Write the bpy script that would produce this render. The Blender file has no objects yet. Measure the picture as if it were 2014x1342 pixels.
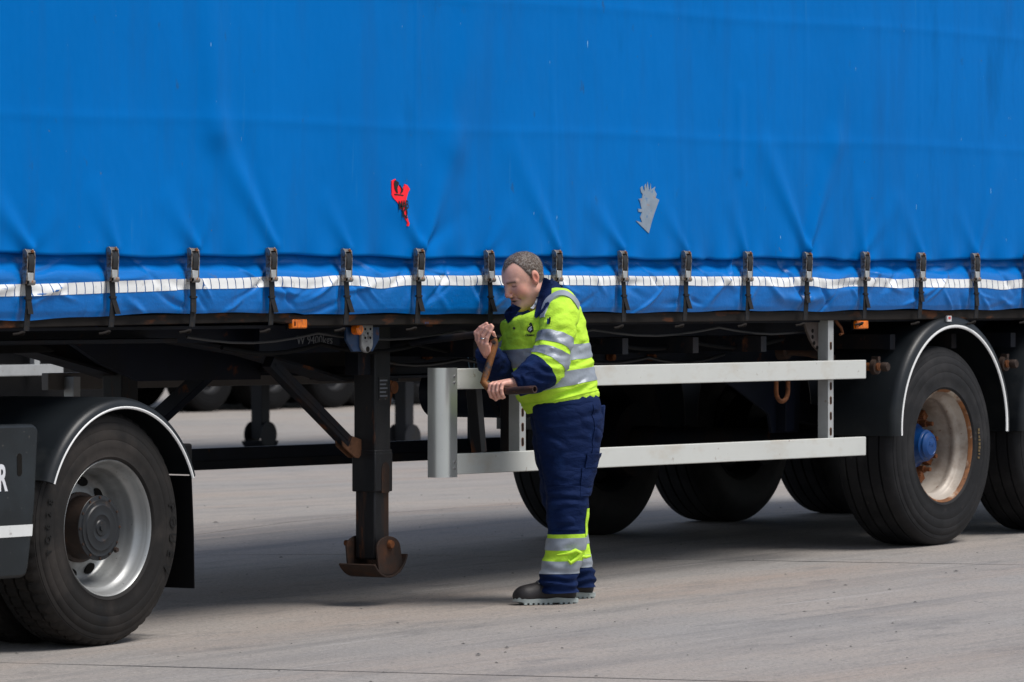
import bpy, bmesh, math, random
import numpy as np
from mathutils import Vector, Matrix, noise as mnoise

random.seed(7); RNG = np.random.default_rng(7)
SC = bpy.context.scene
COL = SC.collection

# ------------------------------------------------------------------ camera, sky, sun, exposure
PHI = math.radians(54.5)                       # angle between the view axis and the trailer's side normal
F0 = 200.0 / 36.0 * 2014.0                     # 200 mm lens in photo pixels
DV = np.array([math.sin(PHI), math.cos(PHI), 0.0]); RV = np.array([math.cos(PHI), -math.sin(PHI), 0.0]); ZV = np.array([0, 0, 1.0])
CAM = -26.86 * DV + np.array([0, 0, 1.398])
PT = math.atan(118.0 / F0)
FW = DV * math.cos(PT) - ZV * math.sin(PT); UP = DV * math.sin(PT) + ZV * math.cos(PT)

cam = bpy.data.cameras.new('camera'); cam.lens = 200; cam.sensor_width = 36; cam.clip_start = 0.5; cam.clip_end = 2000
cam_o = bpy.data.objects.new('camera', cam); COL.objects.link(cam_o)
cam_o.matrix_world = Matrix(((RV[0], UP[0], -FW[0], CAM[0]), (RV[1], UP[1], -FW[1], CAM[1]), (RV[2], UP[2], -FW[2], CAM[2]), (0, 0, 0, 1)))
cam.dof.use_dof = True; cam.dof.focus_distance = 26.4; cam.dof.aperture_fstop = 9.0
SC.camera = cam_o

SUN_EL = math.radians(62); SUN_DIR = np.array([0.22, -0.975, 0.0])      # horizontal direction towards the sun
world = bpy.data.worlds.new('World'); SC.world = world; world.use_nodes = True
wn = world.node_tree; sky = wn.nodes.new('ShaderNodeTexSky'); sky.sky_type = 'NISHITA'; sky.sun_disc = False
sky.sun_elevation = SUN_EL; sky.sun_rotation = math.atan2(SUN_DIR[0], SUN_DIR[1])
sky.air_density = 1.0; sky.dust_density = 1.2; sky.ozone_density = 1.0
hsv = wn.nodes.new('ShaderNodeHueSaturation'); hsv.inputs['Saturation'].default_value = 0.60      # thin bright overcast: a paler sky
wn.links.new(sky.outputs[0], hsv.inputs['Color']); wn.links.new(hsv.outputs[0], wn.nodes['Background'].inputs[0]); wn.nodes['Background'].inputs[1].default_value = 0.105
sun = bpy.data.lights.new('sun', 'SUN'); sun.energy = 2.7; sun.angle = math.radians(28); sun.color = (1.0, 0.955, 0.90)
sun_o = bpy.data.objects.new('sun', sun); COL.objects.link(sun_o)
sd = Vector((SUN_DIR[0] * math.cos(SUN_EL), SUN_DIR[1] * math.cos(SUN_EL), math.sin(SUN_EL)))
sun_o.rotation_euler = sd.to_track_quat('Z', 'Y').to_euler(); sun_o.location = (0, -20, 40)
SC.view_settings.view_transform = 'Standard'; SC.view_settings.look = 'None'; SC.view_settings.exposure = 0.36
SC.view_settings.gamma = 1.0; SC.view_settings.use_curve_mapping = False
SC.render.engine = 'CYCLES'

# ------------------------------------------------------------------ measuring helpers (a photo pixel seen at a known plane)
def ray(x, y): return FW * F0 + RV * (x - 1007) - UP * (y - 671)
def at(x, y, Y): R = ray(x, y); return CAM + R * ((Y - CAM[1]) / R[1])
def atX(x, y, X): R = ray(x, y); return CAM + R * ((X - CAM[0]) / R[0])
def atD(x, y, D): R = ray(x, y); return CAM + R * (D / F0)
def ground_z(X, Y):
    X = np.asarray(X, float); Y = np.asarray(Y, float)
    return np.clip(-.172 + .0248 * (X + 2.979), -.25, .03) - .02 * np.clip(Y - 2.5, 0, 14.5)
def gz(X, Y): return float(ground_z(X, Y))

# ------------------------------------------------------------------ mesh helpers
class MB:
    def __init__(s): s.v = []; s.f = []; s.mi = []
    def add(s, vs, fs, mi=0):
        o = len(s.v); s.v.extend([tuple(map(float, v)) for v in vs])
        s.f.extend([tuple(int(i) + o for i in f) for f in fs]); s.mi.extend([mi] * len(fs)); return s
    def box(s, lo, hi, mi=0):
        x0, y0, z0 = lo; x1, y1, z1 = hi
        return s.add([(x0,y0,z0),(x1,y0,z0),(x1,y1,z0),(x0,y1,z0),(x0,y0,z1),(x1,y0,z1),(x1,y1,z1),(x0,y1,z1)],
                     [(0,3,2,1),(4,5,6,7),(0,1,5,4),(1,2,6,5),(2,3,7,6),(3,0,4,7)], mi)
    def bar(s, a, b, w, h, up=(0,0,1), mi=0):
        a = Vector(a); b = Vector(b); t = (b - a).normalized(); sd = t.cross(Vector(up)).normalized(); u = sd.cross(t)
        vs = [p + sd * sx * w / 2 + u * sz * h / 2 for p in (a, b) for sx, sz in ((-1,-1),(1,-1),(1,1),(-1,1))]
        return s.add(vs, [(0,1,2,3),(7,6,5,4),(0,4,5,1),(1,5,6,2),(2,6,7,3),(3,7,4,0)], mi)
    def prism(s, poly, y0, y1, mi=0, axis='Y'):
        n = len(poly)
        if axis == 'Y': vs = [(p[0], y0, p[1]) for p in poly] + [(p[0], y1, p[1]) for p in poly]
        elif axis == 'X': vs = [(y0, p[0], p[1]) for p in poly] + [(y1, p[0], p[1]) for p in poly]
        else: vs = [(p[0], p[1], y0) for p in poly] + [(p[0], p[1], y1) for p in poly]
        return s.add(vs, [tuple(range(n)), tuple(range(2*n-1, n-1, -1))] + [(i, n+i, n+(i+1)%n, (i+1)%n) for i in range(n)], mi)
    def rings(s, R, closed=True, cap=True, mi=0, mis=None):
        n = len(R[0]); vs = [p for r in R for p in r]; o = len(s.v)
        s.v.extend([tuple(map(float, v)) for v in vs])
        for k in range(len(R) - 1):
            for i in range(n if closed else n - 1):
                j = (i + 1) % n
                s.f.append((o+k*n+i, o+k*n+j, o+(k+1)*n+j, o+(k+1)*n+i)); s.mi.append(mis[k] if mis else mi)
        if cap and closed:
            s.f.append(tuple(o+i for i in range(n-1, -1, -1))); s.mi.append(mi)
            s.f.append(tuple(o+(len(R)-1)*n+i for i in range(n))); s.mi.append(mi)
        return s
    def tube(s, pts, rad, seg=12, mi=0, cap=True):
        P = [Vector(p) for p in pts]; R = rad if isinstance(rad, (list, tuple)) else [rad] * len(P)
        t0 = (P[1] - P[0]).normalized(); u = t0.orthogonal().normalized(); rr = []
        for i, p in enumerate(P):
            t = (P[min(i+1, len(P)-1)] - P[max(i-1, 0)]).normalized()
            u = (u - t * u.dot(t)).normalized(); w = t.cross(u)
            rr.append([p + (u * math.cos(a) + w * math.sin(a)) * R[i] for a in [2*math.pi*k/seg for k in range(seg)]])
        return s.rings(rr, True, cap, mi)
    def lathe(s, prof, c=(0,0,0), seg=64, mi=0, closed_prof=False, rfun=None, mis=None):
        """prof: (axial along +Y, radius)"""
        rr = []
        for a, r in prof:
            ring = []
            for k in range(seg):
                th = 2 * math.pi * k / seg; q = r if rfun is None else rfun(a, r, th)
                ring.append((c[0] + q * math.cos(th), c[1] + a, c[2] + q * math.sin(th)))
            rr.append(ring)
        if closed_prof: rr.append(rr[0])
        return s.rings(rr, True, False, mi, mis)
    def arc_sweep(s, prof, c, a0, a1, n=40, mi=0):
        """prof: closed list of (axial, radius), swept in the XZ plane about c from angle a0 to a1"""
        rr = []
        for k in range(n + 1):
            th = a0 + (a1 - a0) * k / n
            rr.append([(c[0] + r * math.cos(th), c[1] + a, c[2] + r * math.sin(th)) for a, r in prof])
        return s.rings(rr, True, True, mi)
    def mesh(s, name, mats, smooth=True, angle=35):
        me = bpy.data.meshes.new(name); me.from_pydata(s.v, [], s.f)
        for m in (mats if isinstance(mats, (list, tuple)) else [mats]): me.materials.append(m)
        if any(s.mi): me.polygons.foreach_set('material_index', s.mi)
        bm = bmesh.new(); bm.from_mesh(me); bmesh.ops.recalc_face_normals(bm, faces=bm.faces); bm.to_mesh(me); bm.free()
        if smooth:
            me.polygons.foreach_set('use_smooth', [True] * len(me.polygons)); me.set_sharp_from_angle(angle=math.radians(angle))
        me.update(); return me

WORLDM = {}
def link(name, data, parent=None, loc=None, bev=0, label=None):
    o = bpy.data.objects.new(name, data); COL.objects.link(o)
    if loc is not None: o.location = tuple(loc)
    if parent is not None:
        o.parent = parent
        if loc is None and parent.name in WORLDM: o.matrix_parent_inverse = WORLDM[parent.name].inverted()
    if bev:
        b = o.modifiers.new('bevel', 'BEVEL'); b.width = bev; b.segments = 2; b.limit_method = 'ANGLE'; b.angle_limit = math.radians(40)
    if label: o['label'] = label
    return o
def part(name, mb, mats, parent=None, loc=None, bev=0, smooth=True, angle=35, label=None):
    return link(name, mb.mesh(name, mats, smooth, angle), parent, loc, bev, label)
def thing(name, label, cat, loc=(0,0,0), rotz=0, group=None):
    o = bpy.data.objects.new(name, None); COL.objects.link(o); o.location = loc; o.rotation_euler = (0, 0, rotz)
    o['label'] = label; o['category'] = cat; o.empty_display_size = .2
    if group: o['group'] = group
    WORLDM[o.name] = Matrix.Translation(loc) @ Matrix.Rotation(rotz, 4, 'Z'); return o
def holder(name, parent, loc=None):
    """a part that only parents its own pieces"""
    o = bpy.data.objects.new(name, None); COL.objects.link(o); o.parent = parent; o.empty_display_size = .1
    if loc is None: o.matrix_parent_inverse = WORLDM[parent.name].inverted(); WORLDM[o.name] = Matrix.Identity(4)
    else: o.location = loc
    return o
def text_mesh(body, size, depth, mat, spacing=1.0, offset=0.0):
    cu = bpy.data.curves.new('lettering', 'FONT'); cu.body = body; cu.size = size; cu.extrude = depth; cu.align_x = 'CENTER'; cu.align_y = 'CENTER'
    cu.space_character = spacing; cu.offset = offset; cu.resolution_u = 3
    o = bpy.data.objects.new('lettering', cu); COL.objects.link(o); dg = bpy.context.evaluated_depsgraph_get()
    me = bpy.data.meshes.new_from_object(o.evaluated_get(dg)); bpy.data.objects.remove(o); bpy.data.curves.remove(cu)
    me.materials.clear(); me.materials.append(mat); me.name = 'lettering'; return me
def bend_mesh(me, fn):
    co = np.empty(len(me.vertices) * 3); me.vertices.foreach_get('co', co); co = co.reshape(-1, 3)
    me.vertices.foreach_set('co', np.asarray(fn(co)).ravel()); me.update(); return me

# ------------------------------------------------------------------ materials
def mat(name, col, rough=.5, metal=0., spec=.5, mottle=None, layers=(), bump=(), coat=0., attr=None, sheen=0., emis=None):
    """layers: (colour, noise scale, low, high, stretch xyz, rough, detail); bump: (scale, distance, stretch)"""
    m = bpy.data.materials.new(name); m.use_nodes = True; nt = m.node_tree; N = nt.nodes; L = nt.links; b = N['Principled BSDF']
    b.inputs['Metallic'].default_value = metal; b.inputs['Specular IOR Level'].default_value = spec; b.inputs['Coat Weight'].default_value = coat
    b.inputs['Sheen Weight'].default_value = sheen
    tc = N.new('ShaderNodeTexCoord')
    def nz(scale, stretch=(1,1,1), detail=5., rough=.6, seed=0.):
        mp = N.new('ShaderNodeMapping'); L.new(tc.outputs['Object'], mp.inputs[0]); mp.inputs['Scale'].default_value = stretch; mp.inputs['Location'].default_value = (seed, seed*1.7, -seed)
        t = N.new('ShaderNodeTexNoise'); t.inputs['Scale'].default_value = scale; t.inputs['Detail'].default_value = detail; t.inputs['Roughness'].default_value = rough
        L.new(mp.outputs[0], t.inputs[0]); return t.outputs[0]
    def rng(sock, lo, hi, a=0., c=1.):
        r = N.new('ShaderNodeMapRange'); r.inputs[1].default_value = lo; r.inputs[2].default_value = hi; r.inputs[3].default_value = a; r.inputs[4].default_value = c
        L.new(sock, r.inputs[0]); return r.outputs[0]
    if attr:
        a = N.new('ShaderNodeAttribute'); a.attribute_name = attr; cs = a.outputs['Color']
    else:
        c = N.new('ShaderNodeRGB'); c.outputs[0].default_value = (*col, 1); cs = c.outputs[0]
    rs = None
    if mottle:
        v = rng(nz(mottle[0], seed=3.1), .3, .7, 1 - mottle[1], 1 + mottle[1])
        mx = N.new('ShaderNodeVectorMath'); mx.operation = 'SCALE'; L.new(cs, mx.inputs[0]); L.new(v, mx.inputs['Scale']); cs = mx.outputs[0]
    for i, (lc, sc, lo, hi, st, lr, det) in enumerate(layers):
        fac = rng(nz(sc, st, det, .62, 5.3 * (i + 1)), lo, hi)
        mx = N.new('ShaderNodeMix'); mx.data_type = 'RGBA'; L.new(fac, mx.inputs[0]); L.new(cs, mx.inputs[6]); mx.inputs[7].default_value = (*lc, 1); cs = mx.outputs[2]
        mr = N.new('ShaderNodeMix'); mr.data_type = 'FLOAT'; L.new(fac, mr.inputs[0]); mr.inputs[3].default_value = lr
        if rs is None: mr.inputs[2].default_value = rough
        else: L.new(rs, mr.inputs[2])
        rs = mr.outputs[0]
    L.new(cs, b.inputs['Base Color'])
    if rs is None:
        rs = rng(nz(9., seed=8.8), .3, .7, max(0, rough - .06), min(1, rough + .06))
    L.new(rs, b.inputs['Roughness'])
    prev = None
    for bi in bump:
        sc, dist, st = bi[:3]
        bp = N.new('ShaderNodeBump'); bp.inputs['Strength'].default_value = 1; bp.inputs['Distance'].default_value = dist
        hs = nz(sc, st, 4. if len(bi) == 3 else 2.0, .6 if len(bi) == 3 else .45, 2.2)
        if len(bi) > 3:                                       # sharp creases: the folded-over noise
            a1 = N.new('ShaderNodeMath'); a1.operation = 'SUBTRACT'; L.new(hs, a1.inputs[0]); a1.inputs[1].default_value = .5
            a2 = N.new('ShaderNodeMath'); a2.operation = 'ABSOLUTE'; L.new(a1.outputs[0], a2.inputs[0]); hs = rng(a2.outputs[0], 0, .14)
        L.new(hs, bp.inputs['Height'])
        if prev: L.new(prev, bp.inputs['Normal'])
        prev = bp.outputs[0]
    if prev: L.new(prev, b.inputs['Normal'])
    if emis: b.inputs['Emission Color'].default_value = (*emis, 1)
    return m
O1 = (1, 1, 1)
RUST = (.13, .045, .016); RUST2 = (.28, .10, .03); DUST = (.16, .14, .12)
M = {}
M['vinyl'] = mat('blue_vinyl', (.0, .142, .475), .42, 0, .03, (1.1, .05),
                 [((.004, .125, .41), 5, .50, .72, (1, 1, .12), .5, 6), ((.0, .10, .33), 2.2, .60, .80, (1.3, 1, .35), .5, 6), ((.02, .18, .47), 16, .66, .80, (1, 1, .06), .5, 4), ((.03, .07, .13), 10, .66, .80, (1, 1, .5), .6, 7), ((.10, .12, .12), 34, .715, .77, (1, 1, .7), .7, 5), ((.25, .45, .6), 60, .765, .80, (1, 1, .2), .5, 2)],
                 [(1.6, .012, (1, 1, .6))])
M['skirt'] = mat('blue_vinyl_skirt', (.0, .142, .48), .30, 0, .28, (1.3, .06),
                 [((.01, .05, .16), 4, .60, .78, (1, 1, .6), .5, 6), ((.10, .11, .12), 9, .68, .80, O1, .7, 6), ((.4, .45, .5), 70, .77, .80, O1, .5, 2)],
                 [(6, .008, (1, 1, 1.5))])
M['strapmark'] = M['vinyl']
M['tape'] = mat('white_reflective_tape', (.82, .83, .82), .35, 0, .5, (3, .07), [((.35, .34, .31), 14, .62, .8, O1, .6, 6)])
M['web'] = mat('black_webbing', (.012, .013, .015), .8, 0, .3, (30, .3), [((.05, .035, .025), 25, .55, .75, O1, .9, 5)], [(300, .0006, O1)])
M['buckle'] = mat('worn_buckle_steel', (.30, .29, .27), .38, .75, .5, (30, .3), [((.10, .07, .05), 40, .48, .62, O1, .7, 6), (RUST2, 55, .60, .70, O1, .85, 6)])
M['buckle_dark'] = mat('black_buckle_paint', (.012, .012, .013), .5, 0, .4, (30, .3), [((.22, .2, .18), 70, .66, .72, O1, .5, 5), (RUST, 30, .62, .74, O1, .8, 5)])
M['zinc'] = mat('bright_zinc', (.55, .56, .56), .38, .8, .5, (25, .15), [((.25, .18, .13), 45, .62, .75, O1, .7, 5)])
M['navy'] = mat('dark_navy_chassis_paint', (.0028, .005, .0125), .55, 0, .20, (4, .2), [((.005, .0055, .0075), 2.5, .5, .7, O1, .7, 6), (RUST, 11, .64, .76, O1, .85, 7)])
M['navyrust'] = mat('rusty_navy_paint', (.0045, .006, .010), .65, 0, .20, (4, .2), [((.020, .014, .012), 4, .48, .66, (1, 1, .3), .8, 6), (RUST, 8, .60, .72, (1, 1, .5), .88, 7)])
M['rail'] = mat('rusty_side_rail', (.012, .0095, .008), .75, 0, .2, (6, .3), [(RUST, 9, .56, .70, (.4, 1, 1), .9, 6), ((.02, .07, .18), 14, .70, .78, O1, .6, 4)])
M['rust'] = mat('rusted_iron', RUST, .85, 0, .25, (18, .3), [(RUST2, 14, .52, .70, O1, .9, 6), ((.03, .02, .017), 10, .55, .72, O1, .8, 6)], [(60, .0015, O1)])
M['legpaint'] = mat('worn_black_leg_paint', (.009, .010, .0125), .52, 0, .32, (5, .25), [((.026, .024, .024), 3.5, .48, .7, (1, 1, .25), .6, 6), (RUST, 7, .62, .74, (1, 1, .35), .85, 7)], [(40, .0008, O1)])
M['legrust'] = mat('rust_streaked_leg_paint', (.010, .010, .012), .48, .1, .35, (6, .25), [((.060, .028, .015), 4.0, .57, .68, (3, 3, .35), .75, 6), (RUST, 14, .58, .68, (1, 1, .25), .85, 7)], [(40, .0008, O1)])
M['footrust'] = mat('rusty_foot_steel', (.030, .017, .012), .7, .1, .35, (12, .25), [((.075, .030, .014), 9, .50, .70, O1, .85, 7), ((.02, .016, .014), 7, .58, .72, O1, .6, 6), ((.16, .13, .12), 40, .70, .78, O1, .5, 5)], [(50, .0012, O1)])
M['alu'] = mat('white_painted_aluminium', (.57, .58, .55), .42, .05, .5, (2.2, .05),
               [((.50, .47, .41), 4, .52, .74, (1, 1, 2), .6, 6), ((.22, .16, .11), 22, .66, .76, (1, 1, 1), .7, 5), ((.12, .11, .10), 60, .735, .77, (1, 1, .5), .6, 4)])
M['alubare'] = mat('scratched_aluminium', (.66, .68, .66), .33, .75, .5, (3, .06), [((.20, .20, .19), 45, .70, .76, (1, 1, .6), .6, 4), ((.10, .09, .08), 22, .755, .79, O1, .6, 3)])
M['galv'] = mat('galvanised_post', (.40, .41, .41), .45, .35, .5, (9, .12), [((.25, .16, .09), 20, .64, .78, O1, .8, 5)])
M['slot'] = mat('dark_slot', (.01, .009, .008), .9, 0, .1)
M['plastic'] = mat('black_mudguard_plastic', (.0070, .0095, .0120), .42, 0, .36, (5, .15), [((.022, .024, .025), 3, .52, .75, O1, .55, 6), ((.12, .12, .12), 50, .74, .79, (1, 1, .4), .6, 4)], [(90, .0003, O1)])
M['trim'] = mat('white_mudguard_trim', (.80, .80, .79), .4, 0, .5, (12, .05), [((.4, .38, .35), 40, .70, .80, O1, .6, 4)])
M['rubber'] = mat('trailer_tyre_rubber', (.0110, .0110, .0122), .68, 0, .22, (4, .2), [((.027, .026, .027), 5, .48, .70, O1, .75, 6), ((.060, .055, .052), 16, .66, .80, O1, .85, 6)], [(45, .001, O1)])
M['rubber2'] = mat('dusty_brown_tyre_rubber', (.0120, .0108, .0102), .70, 0, .22, (4, .2), [((.033, .028, .025), 3.5, .44, .64, O1, .8, 6), ((.007, .007, .0075), 2.2, .57, .62, (1, 1, 1), .5, 4)], [(45, .001, O1)])
M['letter'] = mat('raised_tyre_lettering', (.006, .0058, .0056), .75, 0, .25)
M['letterbrown'] = mat('faded_tyre_print', (.12, .085, .04), .8, 0, .25, (90, .3))
M['rimsilver'] = mat('silver_wheel_paint', (.33, .34, .34), .40, .45, .5, (5, .08), [((.10, .09, .08), 3, .46, .70, O1, .6, 6), ((.05, .04, .035), 40, .70, .76, O1, .8, 4)])
M['rimworn'] = mat('dirty_white_wheel_paint', (.40, .355, .305), .5, .15, .5, (5, .1), [((.15, .10, .068), 3.5, .43, .66, O1, .7, 6), (RUST, 26, .63, .72, O1, .85, 5)])
M['rimrust'] = mat('rusted_rim_edge', (.20, .08, .028), .75, .1, .4, (14, .35), [((.42, .36, .29), 9, .52, .66, O1, .6, 5), ((.05, .024, .014), 14, .54, .68, O1, .85, 5)], [(70, .001, O1)])
M['hubdark'] = mat('oily_hub_paint', (.009, .0105, .013), .42, 0, .4, (14, .25), [((.06, .04, .03), 18, .60, .74, O1, .8, 6)])
M['hubblue'] = mat('blue_hub_paint', (.0, .042, .175), .38, 0, .4, (20, .12), [((.02, .025, .06), 22, .62, .76, O1, .6, 5)])
M['black'] = mat('dull_black', (.0035, .0035, .004), .75, 0, .15)
M['amber'] = mat('amber_lens', (.75, .17, .008), .22, 0, .5, (40, .15), [((.30, .06, .004), 160, .52, .6, (1, 1, .2), .3, 2)])
M['greypart'] = mat('grey_cast_metal', (.22, .22, .22), .5, .4, .5, (30, .2), [((.07, .055, .045), 30, .56, .7, O1, .8, 5)])
M['label'] = mat('white_label', (.62, .62, .62), .5, 0, .4)
M['labelred'] = mat('red_print', (.5, .05, .05), .5)
M['faintprint'] = mat('faint_grey_print', (.16, .17, .19), .6)
M['blueprint'] = mat('pale_blue_print', (.10, .20, .30), .5)
M['hazred'] = mat('fluorescent_red_sticker', (.95, .010, .025), .45, 0, .3, (40, .06))
M['black_ink'] = mat('black_ink', (.012, .010, .012), .5, 0, .3)
M['residue'] = mat('grey_sticker_residue', (.22, .275, .34), .65, 0, .3, (25, .12), [((.36, .20, .12), 22, .62, .76, O1, .7, 5), ((.05, .17, .36), 34, .60, .68, O1, .6, 5)])
M['panel'] = mat('scuffed_dark_teal_panel', (.0065, .0092, .0118), .42, 0, .36, (4, .2), [((.015, .021, .026), 2.2, .48, .70, O1, .5, 6), ((.15, .14, .12), 34, .645, .73, (1, 1, 1), .7, 5)])
M['whiteprint'] = mat('white_print', (.66, .67, .70), .45, 0, .4, (30, .08))
M['bgpaint'] = mat('dark_paint_and_rim_shade', (.006, .007, .010), .6, 0, .3, (3, .2), [((.014, .012, .01), 4, .55, .7, O1, .8, 5)])
M['bgwhite'] = mat('pale_trailer_panel', (.55, .56, .56), .5, 0, .4, (1.2, .06))
M['stone'] = mat('small_stone', (.10, .095, .09), .9, 0, .3)

# concrete
def concrete():
    m = bpy.data.materials.new('weathered_concrete'); m.use_nodes = True; nt = m.node_tree; N = nt.nodes; L = nt.links; b = N['Principled BSDF']
    geo = N.new('ShaderNodeNewGeometry')
    def nz(scale, st=(1,1,1), rot=0, detail=6., rough=.6, seed=0.):
        mp = N.new('ShaderNodeMapping'); L.new(geo.outputs['Position'], mp.inputs[0]); mp.inputs['Rotation'].default_value = (0, 0, rot); mp.inputs['Scale'].default_value = st; mp.inputs['Location'].default_value = (seed, seed, 0)
        t = N.new('ShaderNodeTexNoise'); t.inputs['Scale'].default_value = scale; t.inputs['Detail'].default_value = detail; t.inputs['Roughness'].default_value = rough; L.new(mp.outputs[0], t.inputs[0]); return t.outputs[0]
    def rng(s, lo, hi, a=0., c=1.):
        r = N.new('ShaderNodeMapRange'); r.inputs[1].default_value = lo; r.inputs[2].default_value = hi; r.inputs[3].default_value = a; r.inputs[4].default_value = c; L.new(s, r.inputs[0]); return r.outputs[0]
    def mix(a, bcol, fac):
        x = N.new('ShaderNodeMix'); x.data_type = 'RGBA'; L.new(fac, x.inputs[0])
        if isinstance(a, tuple): x.inputs[6].default_value = (*a, 1)
        else: L.new(a, x.inputs[6])
        x.inputs[7].default_value = (*bcol, 1); return x.outputs[2]
    c = mix((.308, .275, .247), (.275, .26, .245), rng(nz(.35, seed=4), .40, .60))
    c = mix(c, (.30, .25, .215), rng(nz(.5, (.35, 1.6, 1), -.12, seed=11), .52, .70))          # reddish worn bands
    c = mix(c, (.195, .186, .18), rng(nz(1.1, (.20, 2.6, 1), -.06, 8, .68, seed=21), .50, .76))      # tyre-dark streaks along the traffic
    c = mix(c, (.15, .145, .142), rng(nz(.9, (.16, 5, 1), .05, 8, .68, seed=31), .58, .78))
    c = mix(c, (.15, .143, .14), rng(nz(3.2, (.6, 1.4, 1), .3, 8, .72, seed=41), .54, .76))       # blotches
    c = mix(c, (.42, .40, .385), rng(nz(5, (.12, 3.5, 1), -.04, 6, seed=51), .62, .80))            # pale scuffs
    c = mix(c, (.14, .133, .128), rng(nz(55, detail=4, rough=.7, seed=61), .50, .72))                        # aggregate
    c = mix(c, (.48, .45, .43), rng(nz(70, detail=3, rough=.7, seed=71), .60, .76))
    c = mix(c, (.08, .078, .076), rng(nz(9, (.8, 1.2, 1), .2, 4, .5, seed=81), .735, .78))       # oil drops
    L.new(c, b.inputs['Base Color']); b.inputs['Roughness'].default_value = .85; b.inputs['Specular IOR Level'].default_value = .25
    bp = N.new('ShaderNodeBump'); bp.inputs['Distance'].default_value = .004; bp.inputs['Strength'].default_value = .8; L.new(nz(60, detail=6, seed=5), bp.inputs['Height']); L.new(bp.outputs[0], b.inputs['Normal'])
    return m
M['concrete'] = concrete()
M['joint'] = mat('joint_dirt', (.10, .095, .09), .95, 0, .2)

# ------------------------------------------------------------------ the yard: a base sheet and cast concrete slabs with open joints
def build_ground():
    xs = np.concatenate([np.linspace(-700, -30, 12), np.arange(-28, 60, 2.0), np.linspace(62, 700, 12)])
    ys = np.concatenate([np.linspace(-700, -30, 12), np.arange(-28, 60, 2.0), np.linspace(62, 700, 12)])
    XX, YY = np.meshgrid(xs, ys, indexing='ij'); Zz = ground_z(XX, YY) - .022
    n, k = len(xs), len(ys); mb = MB()
    mb.add(np.stack([XX, YY, Zz], -1).reshape(-1, 3), [(i*k+j, (i+1)*k+j, (i+1)*k+j+1, i*k+j+1) for i in range(n-1) for j in range(k-1)])
    go = part('ground', mb, [M['joint']]); go['kind'] = 'structure'; go['label'] = 'dirt filled base under the grey concrete yard'
    NV = np.array([.981, .195]); UVV = np.array([.195, -.981]); W = 6.33; LU = 26.0; GAP = .008
    rg = np.random.default_rng(3)
    for a in range(-3, 9):
        for c in range(-3, 2):
            n0 = -3.75 + a * W; n1 = n0 + W; u0 = -4 + c * LU; u1 = u0 + LU
            nn = np.linspace(n0 + GAP, n1 - GAP, 9); un = int(LU / .5) + 1; uu = np.linspace(u0 + GAP, u1 - GAP, un)
            P = [];
            for i, nv in enumerate(nn):
                for uv in uu:
                    q = nv
                    if i in (0, len(nn) - 1): q += (rg.random() - .5) * .014 + .012 * math.sin(uv * .7 + a)     # worn, slightly wandering edges
                    xy = NV * q + UVV * uv; P.append((xy[0], xy[1], gz(*xy)))
            m_ = len(nn); mb = MB(); F = [(i*un+j, (i+1)*un+j, (i+1)*un+j+1, i*un+j+1) for i in range(m_-1) for j in range(un-1)]
            o = len(P); border = [i*un for i in range(m_)] + [(m_-1)*un+j for j in range(1, un)] + [i*un+un-1 for i in range(m_-2, -1, -1)] + [j for j in range(un-2, 0, -1)]
            P2 = P + [(P[i][0], P[i][1], P[i][2] - .03) for i in border]; nb = len(border)
            F += [(border[i], border[(i+1) % nb], o+(i+1) % nb, o+i) for i in range(nb)]
            mb.add(P2, F); part('concrete_slab', mb, [M['concrete']], go, angle=30)
    # loose grit, uncountable
    mb = MB(); ico = [(0,0,1),(.9,0,.4),(.28,.85,.4),(-.72,.53,.4),(-.72,-.53,.4),(.28,-.85,.4)]
    for _ in range(230):
        D = rg.uniform(22.3, 40); x = rg.uniform(0, 2014); P = atD(x, 553, D); s = rg.uniform(.003, .009) * (1.8 if rg.random() < .10 else 1)
        z = gz(P[0], P[1]); ang = rg.uniform(0, 6.28); ca, sa = math.cos(ang), math.sin(ang); st = rg.uniform(.6, 1.8)
        mb.add([(P[0] + s*(st*v[0]*ca - v[1]*sa), P[1] + s*(st*v[0]*sa + v[1]*ca), z - .001 + s*v[2]*.8) for v in ico], [(0,i,i % 5 + 1) for i in range(1, 6)])
    gr = part('grit', mb, [M['stone']], smooth=False); gr['kind'] = 'stuff'; gr['label'] = 'loose dark grit scattered over the concrete yard'; gr['category'] = 'grit'
build_ground()

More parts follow.
